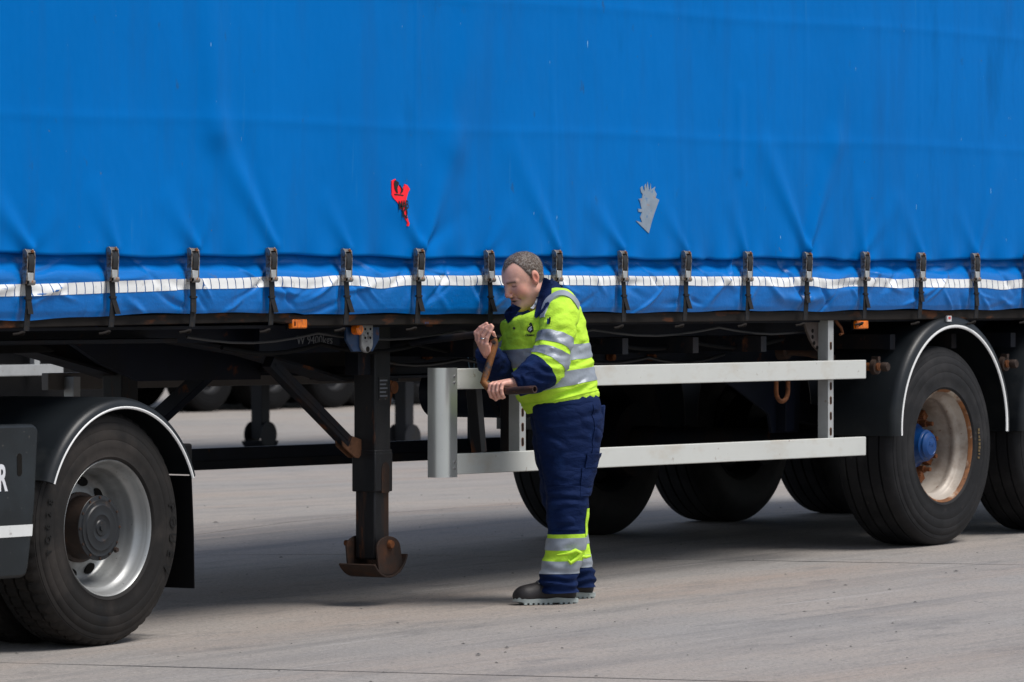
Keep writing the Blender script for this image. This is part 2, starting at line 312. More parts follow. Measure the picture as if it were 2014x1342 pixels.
# ------------------------------------------------------------------ curtain shape
BX = [-.250 + .5530 * k for k in range(-7, 18)]             # buckle positions along the side
Y0 = -.034                                                   # plane of the tensioned curtain
def rid(px, py, py2=None): p = at(px, py, Y0); return p[0], p[2]
FOLDS = []   # (x0,z0,x1,z1,amp,w0,w1)
for a, b_, amp, w0, w1 in [((541,482),(425,255),.020,.020,.075),((425,255),(400,-60),.014,.06,.09),((541,482),(470,300),-.012,.02,.06),((830,488),(892,285),.022,.020,.085),((892,285),(945,-40),.013,.07,.10),
        ((830,488),(775,395),.012,.018,.05),((830,488),(915,420),-.008,.015,.05),((1586,492),(1640,285),.019,.018,.075),((1586,492),(1505,295),.015,.018,.06),((1640,285),(1690,60),.007,.06,.09),((62,490),(-30,370),.015,.02,.06),((62,490),(110,420),.006,.02,.05),
        ((1097,486),(1010,290),.010,.018,.07),((1226,488),(1168,405),.010,.016,.05),((1455,330),(1456,180),.006,.03,.03),((229,486),(190,380),.008,.018,.06),((389,486),(330,395),.010,.018,.06),
        ((389,486),(410,420),.006,.016,.04),((688,488),(640,400),.008,.018,.05),((963,488),(1000,420),.006,.016,.05),((1349,490),(1300,400),.007,.016,.05),((1467,492),(1440,400),.008,.018,.05),((1700,494),(1690,380),.007,.018,.06),
        ((1700,494),(1760,400),.007,.018,.06),((1812,496),(1770,400),.006,.018,.06),((1921,498),(1960,330),.009,.018,.07),((1921,498),(1885,420),.006,.018,.05)]:
    FOLDS.append((*rid(*a), *rid(*b_), amp, w0, w1))
def curtain_y(X, z):
    y = np.full_like(X, Y0)
    for x0, z0, x1, z1, amp, w0, w1 in FOLDS:
        dx, dz = x1 - x0, z1 - z0; L2 = dx*dx + dz*dz
        t = ((X - x0) * dx + (z - z0) * dz) / L2; tc = np.clip(t, 0, 1.0)
        dist = np.hypot(X - (x0 + tc*dx), z - (z0 + tc*dz)); w = 1.35 * (w0 + (w1 - w0) * tc)
        fade = np.exp(-np.clip(t - 1, 0, 9)**2 * 6) * (1 - .55 * tc)
        q = dist / w
        y -= 1.15 * amp * fade * (np.exp(-q*q) - .35 * np.exp(-(q/2.2)**2))
    for xb in BX:
        y -= .0014 * (.45 + .55 * math.sin(xb * 5.3)) * np.exp(-((X - xb) / .024)**4) * (.6 + .4 * np.sin(z * 3 + xb * 7))     # webbing behind the sheet
    for zs in (2.104, 2.708, 3.31):
        q = (z - zs - .006 * np.sin(X * 2.3)) / .018; y -= .0015 * np.exp(-q*q) + .0011 * np.exp(-(q/3)**2) * np.sin(X*11.3)**2   # welded horizontal seams
    y = Y0 + (y - Y0) * 1.35
    y += .012 * np.sin(X * 1.3 + .6) * np.sin((z - 1.5) * 1.5) + .004 * np.sin(X * 5.7 + z * 2.1) * np.exp(-(z - 1.5) * .8)
    low = np.exp(-np.clip(z - 1.515, 0, 9) / .06)
    y += low * (.006 * np.sin(X * 23.0 + 1) + .005 * np.sin(X * 11.36 * 2 + 2.2))
    return y
def edge_z(X): return 1.513 + .005 * np.sin(X * 3.1 + .5) + .004 * np.sin(X * 9.7) - .006 * np.exp(-((X - 1.585) / .05)**2) + .006 * np.exp(-((X - 1.64) / .05)**2) - .007 * np.exp(-((X - 2.87) / .05)**2)
TZX = [-4.5, -3.5, -2.4, -1.6, .2, 1.2, 2.6, 4.3, 9.5]; TZZ = [1.352, 1.360, 1.386, 1.397, 1.400, 1.397, 1.393, 1.382, 1.38]
def tape_z(X): return np.interp(X, TZX, TZZ)
def bay(X): q = (X - BX[0]) / .553; k = np.floor(q); return k, q - k
def skirt_y(X, z):
    k, t = bay(X); h = lambda s: np.modf(np.abs(np.sin(k * 12.9898 + s * 78.233) * 43758.5453))[0]
    top = np.interp(z, [1.24, 1.27, 1.32, 1.37, 1.405, 1.44, 1.475, 1.52], [-.008, -.020, -.024, -.032, -.034, -.022, .006, .020])
    y = top.copy()
    bulge = np.sin(np.pi * np.clip(t, 0, 1))
    y -= .014 * bulge * (.4 + h(1)) * np.exp(-((z - 1.33) / .07)**2) + .012 * bulge * (.3 + h(2)) * np.exp(-((z - 1.43) / .03)**2)
    for s in range(5):
        cx = h(3 + s) * .8 + .1; cz = 1.27 + .19 * h(13 + s); an = (h(23 + s) - .5) * 1.8; ln = .05 + .08 * h(33 + s); wd = .008 + .012 * h(43 + s); am = (.006 + .012 * h(53 + s)) * np.where(h(63 + s) > .4, 1, -1)
        u = (t - cx) * .553; v = z - cz; a_ = u * np.cos(an) + v * np.sin(an); b2 = -u * np.sin(an) + v * np.cos(an) - .6 * a_ * a_
        y -= am * np.exp(-(a_ / ln)**2 - (b2 / wd)**2)
    dd = np.minimum(t, 1 - t) * .553
    y += .020 * np.exp(-(dd / .03)**2) * np.exp(-((z - 1.36) / .11)**2)                       # cinched by the straps
    y -= .008 * np.exp(-((dd - .055) / .025)**2) * np.exp(-((z - 1.30 - .02 * h(9)) / .03)**2)
    q = ((X - 2.50) / .20); y -= .016 * np.exp(-q*q) * np.sin((z - 1.26) / .018 - (np.abs(X - 2.5) / .10)) * np.exp(-((z - 1.30) / .05)**2)   # rucked bay near the bogie
    return y
def skirt_dz(X):
    k, t = bay(X); h = np.modf(np.abs(np.sin(k * 12.9898 + 5 * 78.233) * 43758.5453))[0]
    amp = np.interp(X, [-2.2, -1.5, 5, 7], [.001, .008, .007, .003]); return -amp * (.3 + h) * np.sin(np.pi * t)**2 * (1 + .7 * np.sin(t * 6.28 + h * 6)) + amp * .5
def bottom_z(X): return np.interp(X, [-4.3, -3.5, -2.95, -2.4, -1.86, -1.70, -1.62, 9.5], [1.232, 1.237, 1.250, 1.257, 1.261, 1.258, 1.247, 1.248]) + .0035 * np.sin(X * 4.1) + .003 * np.sin(X * 11)

XF, XR = -4.20, 9.42                                       # front and rear of the trailer body
trailer = thing('semi_trailer', 'long blue curtain sided semi trailer with rusty landing legs behind the worker', 'trailer', (2.6, 1.27, 0))
def grid(mb, XX, YY, ZZ, mi=0):
    n, k = XX.shape; mb.add(np.stack([XX, YY, ZZ], -1).reshape(-1, 3), [(i*k+j, (i+1)*k+j, (i+1)*k+j+1, i*k+j+1) for i in range(n-1) for j in range(k-1)], mi)
def build_curtain():
    xs = np.arange(XF + .06, XR - .05, .0105)
    zz = np.concatenate([np.arange(0, .4, .010), np.arange(.4, 1.30, .016), np.arange(1.30, 2.43, .04)])
    X, Q = np.meshgrid(xs, zz, indexing='ij'); Z = edge_z(X) + Q; Y = curtain_y(X, Z)
    e = edge_z(xs)[:, None]; yb = Y[:, :1]
    X = np.concatenate([np.repeat(xs[:, None], 3, 1), X], 1); Z = np.concatenate([e + .004, e - .004, e - .005, Z], 1); Y = np.concatenate([yb + .046, yb + .026, yb + .007, Y], 1)
    mb = MB(); grid(mb, X, Y, Z); c = part('curtain', mb, [M['vinyl']], trailer, angle=80)
    xs = np.arange(XF + .06, XR - .05, .0085); v = np.linspace(0, 1, 44)
    X, V = np.meshgrid(xs, v, indexing='ij'); bz = bottom_z(X); Z = bz + V * (1.53 - bz); Y = skirt_y(X, Z); Z2 = Z + skirt_dz(X) * np.exp(-((Z - 1.38) / .07)**2)
    mb = MB(); grid(mb, X, Y, Z2); sk = part('curtain_skirt', mb, [M['skirt']], trailer, angle=80)
    # white reflective tape, welded on in short blocks
    pitch = .0572; n = int((XR - XF - .2) / pitch); rg = np.random.default_rng(5)
    for i in range(n):
        x0 = XF + .1 + i * pitch; u = np.linspace(0, pitch - .0055, 5); w = np.linspace(-.5, .5, 5)
        U, Wv = np.meshgrid(u, w, indexing='ij'); Xq = x0 + U - Wv * .010 - .006 * (Wv**2) * 2; zt = tape_z(Xq) + Wv * (.050 if x0 < -2.6 else .046)
        Yq = skirt_y(Xq, zt) - .0022; Zq = zt + skirt_dz(Xq) * np.exp(-((zt - 1.38) / .07)**2)
        mb = MB(); grid(mb, Xq, Yq, Zq); part('reflective_tape_block', mb, [M['tape']], sk, angle=80)
    # torn hazard sticker and the ghost of another
    def decal(name, pts, material, off, par):
        P = [at(px, py, Y0) for px, py in pts]; ctr = np.mean(P, 0); mb = MB()
        a = [np.array([p[0], curtain_y(np.array([p[0]]), np.array([p[2]]))[0] - off, p[2]]) for p in P]
        n_ = len(a); mb.add(a + [q + np.array([0, off - .0005, 0]) for q in a], [tuple(range(n_))] + [(i, n_+i, n_+(i+1) % n_, (i+1) % n_) for i in range(n_)])
        return part(name, mb, [material], par, smooth=False)
    zx = lambda L: [(720 + x / 9.583, 320 + y / 9.583) for x, y in L]
    hz = decal('hazard_sticker', zx([(448,345),(500,318),(520,308),(535,345),(560,420),(585,440),(625,490),(660,505),(690,440),(695,405),(750,425),(805,500),(770,560),(735,670),(715,770),(700,860),(712,930),(725,1020),(745,1100),(765,1150),(755,1200),(722,1195),(728,1130),(690,1070),(672,1000),(640,910),(612,870),(600,820),(560,770),(530,735),(465,660),(445,610)]), M['hazred'], .004, c)
    hz['label'] = 'torn red hazard sticker with a black flame'
    for L in ([(485,400),(495,350),(520,330),(535,345),(575,370),(580,400),(560,440),(545,490),(550,560),(548,580),(520,550),(495,490)], [(600,420),(640,480),(665,500),(655,545),(620,580),(600,582),(618,540),(620,490)]):
        decal('printed_flame', zx(L), M['black_ink'], .0062, c)
    decal('printed_bar', zx([(492,588),(665,610),(660,630),(492,606)]), M['black_ink'], .0062, c)
    for body, cx_, cy_, s in (('MAB', 652, 808, .055), ('IQ', 672, 955, .055)):
        p = at(720 + cx_ / 9.583, 320 + cy_ / 9.583, Y0); me = text_mesh(body, s, .0004, M['black_ink'], .9, .0015)
        R = Matrix.Rotation(math.radians(90), 4, 'X'); yy = curtain_y(np.array([p[0]]), np.array([p[2]]))[0] - .0062
        me.transform(Matrix.Translation((p[0], yy, p[2])) @ Matrix.Rotation(math.radians(-4), 4, 'Y') @ R @ Matrix.Diagonal((.72, 1, 1, 1))); link('lettering', me, c)
    zx2 = lambda L: [(1200 + x / 8.386, 320 + y / 8.386) for x, y in L]
    rs = decal('sticker_residue', zx2([(505,420),(540,385),(548,440),(575,470),(570,400),(590,350),(600,440),(622,318),(640,430),(655,455),(668,340),(680,450),(745,400),(730,450),(765,520),(745,580),(800,615),(770,700),(720,860),(680,1000),(650,1120),(640,1165),(580,1110),(540,1070),(430,960),(480,975),(530,990),(500,900),(530,820),(470,810),(460,760),(525,770),(500,660),(475,600),(530,590),(540,520),(515,490)]), M['residue'], .0032, c)
    rs['label'] = 'ragged grey patch left by a removed sticker'
build_curtain()

# body shell behind the curtain: bed, roof, bulkhead, rear frame, far curtain
mb = MB(); mb.box((XF + .02, .42, 1.12), (XR - .02, 2.46, 1.20)); mb.box((XF + .02, .0815, 1.186), (XR - .02, .419, 1.20)); part('load_bed', mb, [M['navy']], trailer)
mb = MB(); mb.box((XF, .0, 3.90), (XR, 2.55, 4.0)); part('roof', mb, [M['bgwhite']], trailer, bev=.02)
mb = MB(); mb.box((XF, .0, 1.20), (XF + .06, 2.55, 3.90)); part('bulkhead', mb, [M['bgwhite']], trailer, bev=.01)
for y0_, y1_ in ((.0, 1.270), (1.276, 2.55)):
    mb = MB(); mb.box((XR - .05, y0_, 1.0), (XR, y1_, 3.90)); part('rear_door', mb, [M['bgwhite']], trailer, bev=.01)
mb = MB(); mb.box((XF + .06, 2.54, 1.25), (XR - .05, 2.575, 3.90)); part('curtain', mb, [M['vinyl']], trailer)
mb = MB()                                                    # side rail, stepped where the neck begins
mb.prism([(XF, 1.195), (XF, 1.238), (-2.95, 1.250), (-1.84, 1.262), (-1.62, 1.246), (XR, 1.246), (XR, 1.196), (-1.55, 1.196), (-1.80, 1.216)], .004, .080)
part('side_rail', mb, [M['rail']], trailer, bev=.004)
mb = MB(); mb.box((XF, 2.47, 1.196), (XR, 2.545, 1.25)); part('side_rail', mb, [M['rail']], trailer)

# buckles: one built, the rest copied with their pieces
def build_buckles():
    yb = 0.0
    mb = MB(); w = .021                                        # two cheeks with rounded heads, a bridge and a foot
    cheek = [(-.006, -.074), (-.030, -.070), (-.033, .040), (-.030, .062), (-.018, .074), (-.004, .070)]
    for s in (-1, 1): mb.prism(cheek, s*w - .0025, s*w + .0025, axis='X')
    mb.prism([(-.0285, .058), (-.020, .070), (-.010, .072), (-.006, .060)], -w + .003, w - .003, axis='X')
    mb.box((-w + .003, -.010, -.072), (w - .003, -.004, .066))
    root = part('buckle', mb, [M['buckle']], trailer, loc=(0, 0, 0), bev=.0012)
    mb = MB(); pr = [(-.027, -.022), (-.033, -.018), (-.0375, .010), (-.034, .040), (-.026, .054), (-.022, .050)]; mb.prism(pr, -.0165, .0165, axis='X'); kids = [link('lever', mb.mesh('lever', [M['buckle_dark']]), root, (0, 0, 0), .002)]
    mb = MB(); mb.box((-.0165, -.032, -.058), (.0165, -.022, -.024)); kids.append(link('plate', mb.mesh('plate', [M['zinc']]), root, (0, 0, 0), .002))
    mb = MB(); n = 14
    ringo = lambda r, x: [(x, -.024 + r * math.cos(2*math.pi*k/n), -.064 + r * math.sin(2*math.pi*k/n)) for k in range(n)]
    mb.rings([ringo(.0125, -.012), ringo(.0125, .024), ringo(.0085, .024), ringo(.0085, -.012), ringo(.0125, -.012)], True, False); kids.append(link('roller', mb.mesh('roller', [M['buckle']]), root, (0, 0, 0)))
    mb = MB(); mb.lathe([(-.0395, .0), (-.0395, .006), (-.033, .006)], (0, 0, .064), 10); kids.append(link('rivet', mb.mesh('rivet', [M['rust']]), root, (0, 0, 0)))
    straps = []
    rg = np.random.default_rng(9)
    for v in range(6):
        mb = MB(); x_ = rg.uniform(-.003, .003); n_ = 10; wv = .0155
        A = []
        for k in range(n_ + 1):
            t = k / n_; z = -.060 - t * .205; y = -.016 - .006 * math.sin(t * 3.1) + .004 * t; sx = x_ * t + .0015 * math.sin(t * 5 + v)
            A.append([(sx - wv, y - .0018, z), (sx + wv, y - .0018, z), (sx + wv, y + .0018, z), (sx - wv, y + .0018, z)])
        mb.rings(A)
        z0_ = -.125 - rg.uniform(0, .02); tilt = rg.uniform(-.020, .024); ln = rg.uniform(.045, .07)
        mb.rings([[(-.013 + tilt * q, -.022 - .008 * q, z0_ - ln * q), (.015 + tilt * q, -.023 - .008 * q, z0_ - ln * q), (.015 + tilt * q, -.018 - .004 * q, z0_ - ln * q), (-.013 + tilt * q, -.018 - .004 * q, z0_ - ln * q)] for q in (0, .5, 1)])
        mb.box((-.017, -.026, z0_ - .004), (.018, -.014, z0_ + .006))
        straps.append(mb.mesh('strap', [M['web']]))
    mb = MB(); mb.tube([(0, .012, -.30), (.0, -.002, -.296), (-.005, -.010, -.29), (-.016, -.012, -.290), (-.035, -.006, -.297), (-.052, .006, -.30)], .0055, 8)
    hook = mb.mesh('rail_hook', [M['rail']])
    for i, xb in enumerate([x for x in BX if XF + .1 < x < XR - .1]):
        b = root if i == 0 else root.copy()
        if b is not root: COL.objects.link(b); b.parent = trailer
        pz = 1.472 if xb > -3.3 else 1.455; pz += rg.uniform(-.004, .004)
        b.location = (xb - 2.6, Y0 - .004 + .008 - 1.27, pz); b.scale = (1.14, 1, 1.02); b.rotation_euler = (rg.uniform(-.02, .03), rg.uniform(-.03, .03), rg.uniform(-.06, .06))
        for kd in kids:
            c = kd if b is root else kd.copy()
            if c is not kd: COL.objects.link(c); c.parent = b
        link('strap', straps[int(rg.integers(6))], b, (0, 0, 0)); link('hook', hook, b, (rg.uniform(-.004, .004), 0, pz * -1 + 1.478))
build_buckles()

# ------------------------------------------------------------------ chassis
def ibeam(name, y, x0, x1, zt, zb, par, m):
    mb = MB(); mb.box((x0, y - .01, zb + .016), (x1, y + .01, zt - .016)); mb.box((x0, y - .07, zb), (x1, y + .07, zb + .015)); mb.box((x0, y - .07, zt - .015), (x1, y + .07, zt))
    return part(name, mb, [m], par, bev=.003)
for y in (.66, 1.90):
    ibeam('chassis_beam', y, -.62, XR - .1, 1.118, .934, trailer, M['navy'])
NECK = [(-3.9, 1.192), (-3.114, 1.180), (-2.426, 1.165), (-1.85, 1.140), (-1.257, 1.072), (-.874, .998), (-.6, .940)]
for y in (.52, 1.86):
    mb = MB(); mb.prism([(-3.9, 1.196)] + NECK + [(-.2, .936), (-.2, 1.19)], y + .08, y + .10)
    nb = part('gooseneck_web', mb, [M['navyrust']], trailer)
    mb = MB(); mb.rings([[(x, y, z - .014), (x, y + .17, z - .014), (x, y + .17, z), (x, y, z)] for x, z in NECK + [(-.2, .936)]]); part('flange', mb, [M['navyrust']], nb)
mb = MB(); mb.box((-3.95, .25, 1.125), (-2.2, 2.3, 1.145)); part('rubbing_plate', mb, [M['navyrust']], trailer, bev=.004)
mb = MB()                                                     # deep neck cross box behind the landing legs
mb.prism([(-2.6, 1.12), (-2.02, 1.12), (-1.80, 1.02), (-1.52, .936), (-.62, .932), (-.62, 1.12)], 1.02, 1.05); part('neck_plate', mb, [M['navy']], trailer)
for x in np.arange(-.2, 9.2, .62):
    mb = MB(); mb.box((x, .08, 1.04), (x + .05, .585, 1.118)); part('outrigger', mb, [M['navyrust']], trailer)
for x in (-.55, 1.3, 2.9, 7.9):
    mb = MB(); mb.box((x, .675, .95), (x + .06, 1.885, 1.09)); part('cross_member', mb, [M['navy']], trailer)
mb = MB(); mb.box((-1.55, .30, 1.07), (-.95, .33, 1.196)); part('weight_plate', mb, [M['navy']], trailer)
me = text_mesh('W 9400kgs', .062, .0006, M['faintprint'], 1.0); me.transform(Matrix.Translation((-1.14, .2985, 1.126)) @ Matrix.Rotation(math.radians(90), 4, 'X') @ Matrix.Diagonal((.95, .9, 1, 1))); link('lettering', me, trailer)
# round plate mark on the beam
mb = MB(); n = 40
ring = lambda r, y: [(.655 + r * math.cos(2*math.pi*k/n), y, 1.032 + r * math.sin(2*math.pi*k/n)) for k in range(n)]
mb.rings([ring(.122, .648), ring(.122, .6455), ring(.114, .6455), ring(.114, .648)], True, False)
for i in range(4):
    for j in range(4): mb.box((.565 + i*.016, .6455, 1.07 + j*.014), (.575 + i*.016, .648, 1.079 + j*.014))
mb.box((.585, .6455, .975), (.592, .648, 1.02)); part('round_mark', mb, [M['blueprint']], trailer, smooth=False)
# bolts on the beam
mb = MB()
for px, py in ((1199, 655), (1199, 703), (1279, 655), (1279, 703), (800, 672), (855, 678), (838, 700)):
    P = at(px, py, .645); mb.lathe([(-.03, 0), (-.03, .016), (0, .02)], P, 8); mb.box((P[0] - .03, .640, P[2] - .014), (P[0] + .03, .648, P[2] + .014))
part('beam_bolt_row', mb, [M['rust']], trailer)['kind'] = 'stuff'
# air suspension hanger, hook, pipes near the bogie
mb = MB(); mb.prism([(2.60, .936), (3.50, .936), (3.48, .60), (3.22, .60), (3.19, .70), (2.90, .83)], .62, .64); mb.prism([(3.26, .93), (3.34, .93), (3.34, .61), (3.26, .61)], .56, .62); part('suspension_hanger', mb, [M['navy']], trailer, bev=.003)
P = at(1538, 765, .2); mb = MB(); pts = [(P[0] - .055, .2, P[2] + .08), (P[0] - .055, .2, P[2] - .005)] + [(P[0] - .055 * math.cos(t), .2, P[2] - .01 - .055 * math.sin(t)) for t in np.linspace(.1, 3.04, 10)] + [(P[0] + .055, .2, P[2] - .005), (P[0] + .055, .2, P[2] + .08)]
mb.tube(pts, .012, 10); part('rope_hook', mb, [mat('orange_rusted_hook', (.13, .045, .015), .8, 0, .3, (30, .3), [((.05, .02, .010), 25, .5, .66, O1, .9, 5)])], trailer)
mb = MB(); a = at(1540, 690, .42); b = at(1640, 707, .16); mb.tube([a, (a + b) / 2 + np.array([0, 0, .012]), b], .022, 12); mb.lathe([(-.03, .0), (-.03, .045), (.02, .05)], a, 14); part('brake_pipe', mb, [M['footrust']], trailer)
mb = MB(); mb.prism([(2.70, 1.196), (2.93, 1.196), (2.93, 1.03), (2.86, 1.028), (2.80, 1.06), (2.745, 1.12)], .09, .105); pl = part('bracket_plate', mb, [mat('dull_brown_bracket', (.10, .08, .072), .7, .1, .3, (14, .3), [((.05, .03, .02), 12, .5, .66, O1, .85, 6)])], trailer, bev=.002)
mb = MB()
for px, py in ((1598, 651), (1598, 663), (1601, 675), (1607, 684), (1615, 690)): P = at(px, py, .09); mb.lathe([(-.0015, 0), (-.0015, .011), (.001, .011)], P, 10)
part('bolt_hole_row', mb, [M['slot']], pl)['kind'] = 'stuff'
mb = MB(); P = at(1622, 660, .088); mb.lathe([(-.02, 0), (-.02, .035), (0, .05)], P, 14); part('bush', mb, [M['rust']], pl)
mb = MB(); P = at(1648, 637, .05); mb.tube([P + np.array([-.04, 0, .03]), P, P + np.array([.03, 0, -.02]), P + np.array([.045, .0, -.05]), P + np.array([.02, .0, -.055])], .008, 8); part('wire_hook', mb, [M['rust']], trailer)
def marker_lamp(px, py, y):
    P = at(px, py, y); mb = MB(); mb.box((P[0] - .055, y - .03, P[2] - .021), (P[0] + .055, y - .002, P[2] + .021)); l = part('marker_lamp', mb, [M['amber']], trailer, bev=.006)
    mb = MB(); mb.box((P[0] - .062, y - .006, P[2] - .026), (P[0] + .062, y + .006, P[2] + .026)); mb.box((P[0] - .03, y, P[2]), (P[0] + .03, y + .012, 1.21)); part('lamp_bracket', mb, [M['black']], l)
    mb = MB(); mb.box((P[0] - .043, y - .0315, P[2] - .009), (P[0] - .036, y - .029, P[2] + .010)); part('lamp_mark', mb, [M['black']], l)
marker_lamp(580, 637, .03); marker_lamp(1688, 639, .03)
# connection plate over the landing leg
mb = MB(); mb.prism([(-1.18, 1.215), (-.93, 1.215), (-.93, 1.13), (-.98, 1.075), (-1.13, 1.075), (-1.18, 1.13)], .085, .10); jp = part('junction_plate', mb, [mat('blue_junction_plate', (.012, .035, .09), .5, 0, .4, (10, .2), [(RUST, 16, .62, .74, O1, .8, 5)])], trailer, bev=.003)
mb = MB(); cx_, cz_ = -1.045, 1.158; pr = [(cx_ + .044 * math.cos(t), cz_ + (.045 if math.sin(t) > 0 else -.045) + .044 * math.sin(t)) for t in np.linspace(0, 2*math.pi, 25)[:-1]]; mb.prism(pr, .066, .086); part('casting', mb, [M['greypart']], jp, bev=.006)
mb = MB()
for dx, dz in ((0, .072), (0, -.072), (-.02, .02), (.02, .02), (-.02, -.02), (.02, -.02), (.0, 0)): mb.lathe([(-.002, 0), (-.002, .013 if dx == 0 and dz else .006), (.001, .013 if dx == 0 and dz else .006)], (cx_ + dx, .066, cz_ + dz), 10)
part('casting_hole_row', mb, [M['slot']], jp)['kind'] = 'stuff'
mb = MB(); P = at(704, 648, .05); mb.lathe([(-.018, 0), (-.018, .018), (-.01, .026), (.02, .026)], P, 16); part('amber_reflector', mb, [M['amber']], jp)

# ------------------------------------------------------------------ landing legs
def landing_leg(yf, near):
    x0 = -.679; w = .123; h = holder('landing_leg', trailer)
    mb = MB(); mb.box((x0, yf, .60), (x0 + w, yf + w, 1.19)); mb.prism([(x0 - .006, .612), (x0 + w + .006, .612), (x0 + w + .006, .58), (x0 - .006, .58)], yf - .006, yf + w + .006)
    mb.box((x0 - .007, yf - .007, .415), (x0 + w + .007, yf + w + .007, .60)); part('outer_tube', mb, [M['legpaint']], h, bev=.006)
    mb = MB(); mb.box((x0 + .004, yf + .004, .10), (x0 + w - .005, yf + w - .005, .45)); part('inner_tube', mb, [M['legrust']], h, bev=.008)
    if near:
        mb = MB(); xc = x0 + .072
        mb.prism([(xc - .030, .41), (xc - .030, .525)] + [(xc + .028 * math.cos(t) , .525 + .028 * math.sin(t)) for t in np.linspace(2.9, .2, 7)] + [(xc + .030, .525), (xc + .030, .41)], yf - .0085, yf - .0075); part('cutout', mb, [M['footrust']], h)
        mb = MB(); z0_, z1_ = at(756, 787, yf)[2], at(756, 742, yf)[2]; mb.box((x0 + .030, yf - .002, z0_), (x0 + .100, yf, z1_)); pl = part('data_plate', mb, [M['buckle_dark']], h)
        mb = MB()
        for k in range(5): zz = z1_ - .012 - k * .018; mb.box((x0 + .036, yf - .0028, zz - .007), (x0 + .094 - .01 * (k % 2), yf - .0021, zz))
        link('plate_print', mb.mesh('plate_print', [M['faintprint']]), h)
        mb = MB(); mb.bar((x0 + w + .035, yf + .03, .93), (x0 + w, yf + .03, .80), .03, .03); mb.lathe([(-.04, 0), (-.04, .03), (.04, .03), (.04, 0)], (x0 + w + .045, yf + .05, .90), 12); part('gearbox_lug', mb, [M['rust']], h)
        mb = MB(); mb.box((x0 - .10, yf + .02, .96), (x0 - .005, yf + .10, 1.10)); part('mounting_bracket', mb, [M['navyrust']], h, bev=.004)
    # rocking foot: trough with two end plates on a pin
    yc, hw, R = yf + .045, .105, .150; cx_, cz_ = x0 + .038, .166; tilt = math.radians(9 if near else 0)
    arc = [(cx_ + R * math.sin(t + tilt), cz_ - R * math.cos(t + tilt)) for t in np.linspace(-1.10, 1.10, 17)]
    arc2 = [(cx_ + (R - .010) * math.sin(t + tilt), cz_ - (R - .010) * math.cos(t + tilt)) for t in np.linspace(1.10, -1.10, 17)]
    mb = MB(); mb.prism(arc + arc2, yc - hw, yc + hw); ft = part('rocking_foot', mb, [M['footrust']], h, bev=.002)
    cap = [(cx_ + .006 + (R - .012) * math.sin(t + tilt), cz_ - (R - .012) * math.cos(t + tilt)) for t in np.linspace(-.75, .75, 11)] + [(cx_ + .006 + .092 * math.cos(t), cz_ - .012 + .055 * math.sin(t)) for t in np.linspace(.1, 3.04, 12)]
    for yy in (yc - hw + .012, yc + hw - .022): mb = MB(); mb.prism(cap, yy, yy + .010); part('foot_cheek', mb, [M['footrust']], h, bev=.002)
    mb = MB(); mb.lathe([(-.155, 0), (-.155, .017), (-.143, .022), (-.128, .022), (-.128, .014), (.12, .014), (.12, 0)], (cx_ + .012, yc + .045, cz_ + .005), 14); part('foot_pin', mb, [M['rust']], h)
landing_leg(.300, True); landing_leg(1.82, False)
mb = MB(); mb.bar((-1.361, .398, 1.03), (-.77, .398, .650), .050, .055); mb.bar((-1.34, .371, 1.015), (-.79, .371, .661), .004, .012); part('leg_brace', mb, [M['navyrust']], trailer, bev=.004)
BP = [(-.835, .672), (-.775, .682), (-.68, .660), (-.68, .590), (-.700, .572), (-.730, .575), (-.825, .630)]; mb = MB(); mb.prism(BP, .375, .383); mb.prism(BP, .412, .420); mb.box((-.74, .384, .612), (-.68, .411, .620)); part('brace_bracket', mb, [mat('brown_rusted_bracket', (.115, .052, .026), .8, 0, .3, (20, .3), [((.05, .024, .014), 18, .5, .66, O1, .9, 6)])], trailer, bev=.003)
mb = MB(); mb.bar((-.6, 1.36, .96), (-.6, 1.74, .68), .07, .07, up=(1, 0, 0)); part('leg_brace', mb, [M['navy']], trailer, bev=.004)
mb = MB(); mb.tube([(-.62, .42, .98), (-.62, 1.82, .98)], .018, 10); part('cross_shaft', mb, [M['navyrust']], trailer)

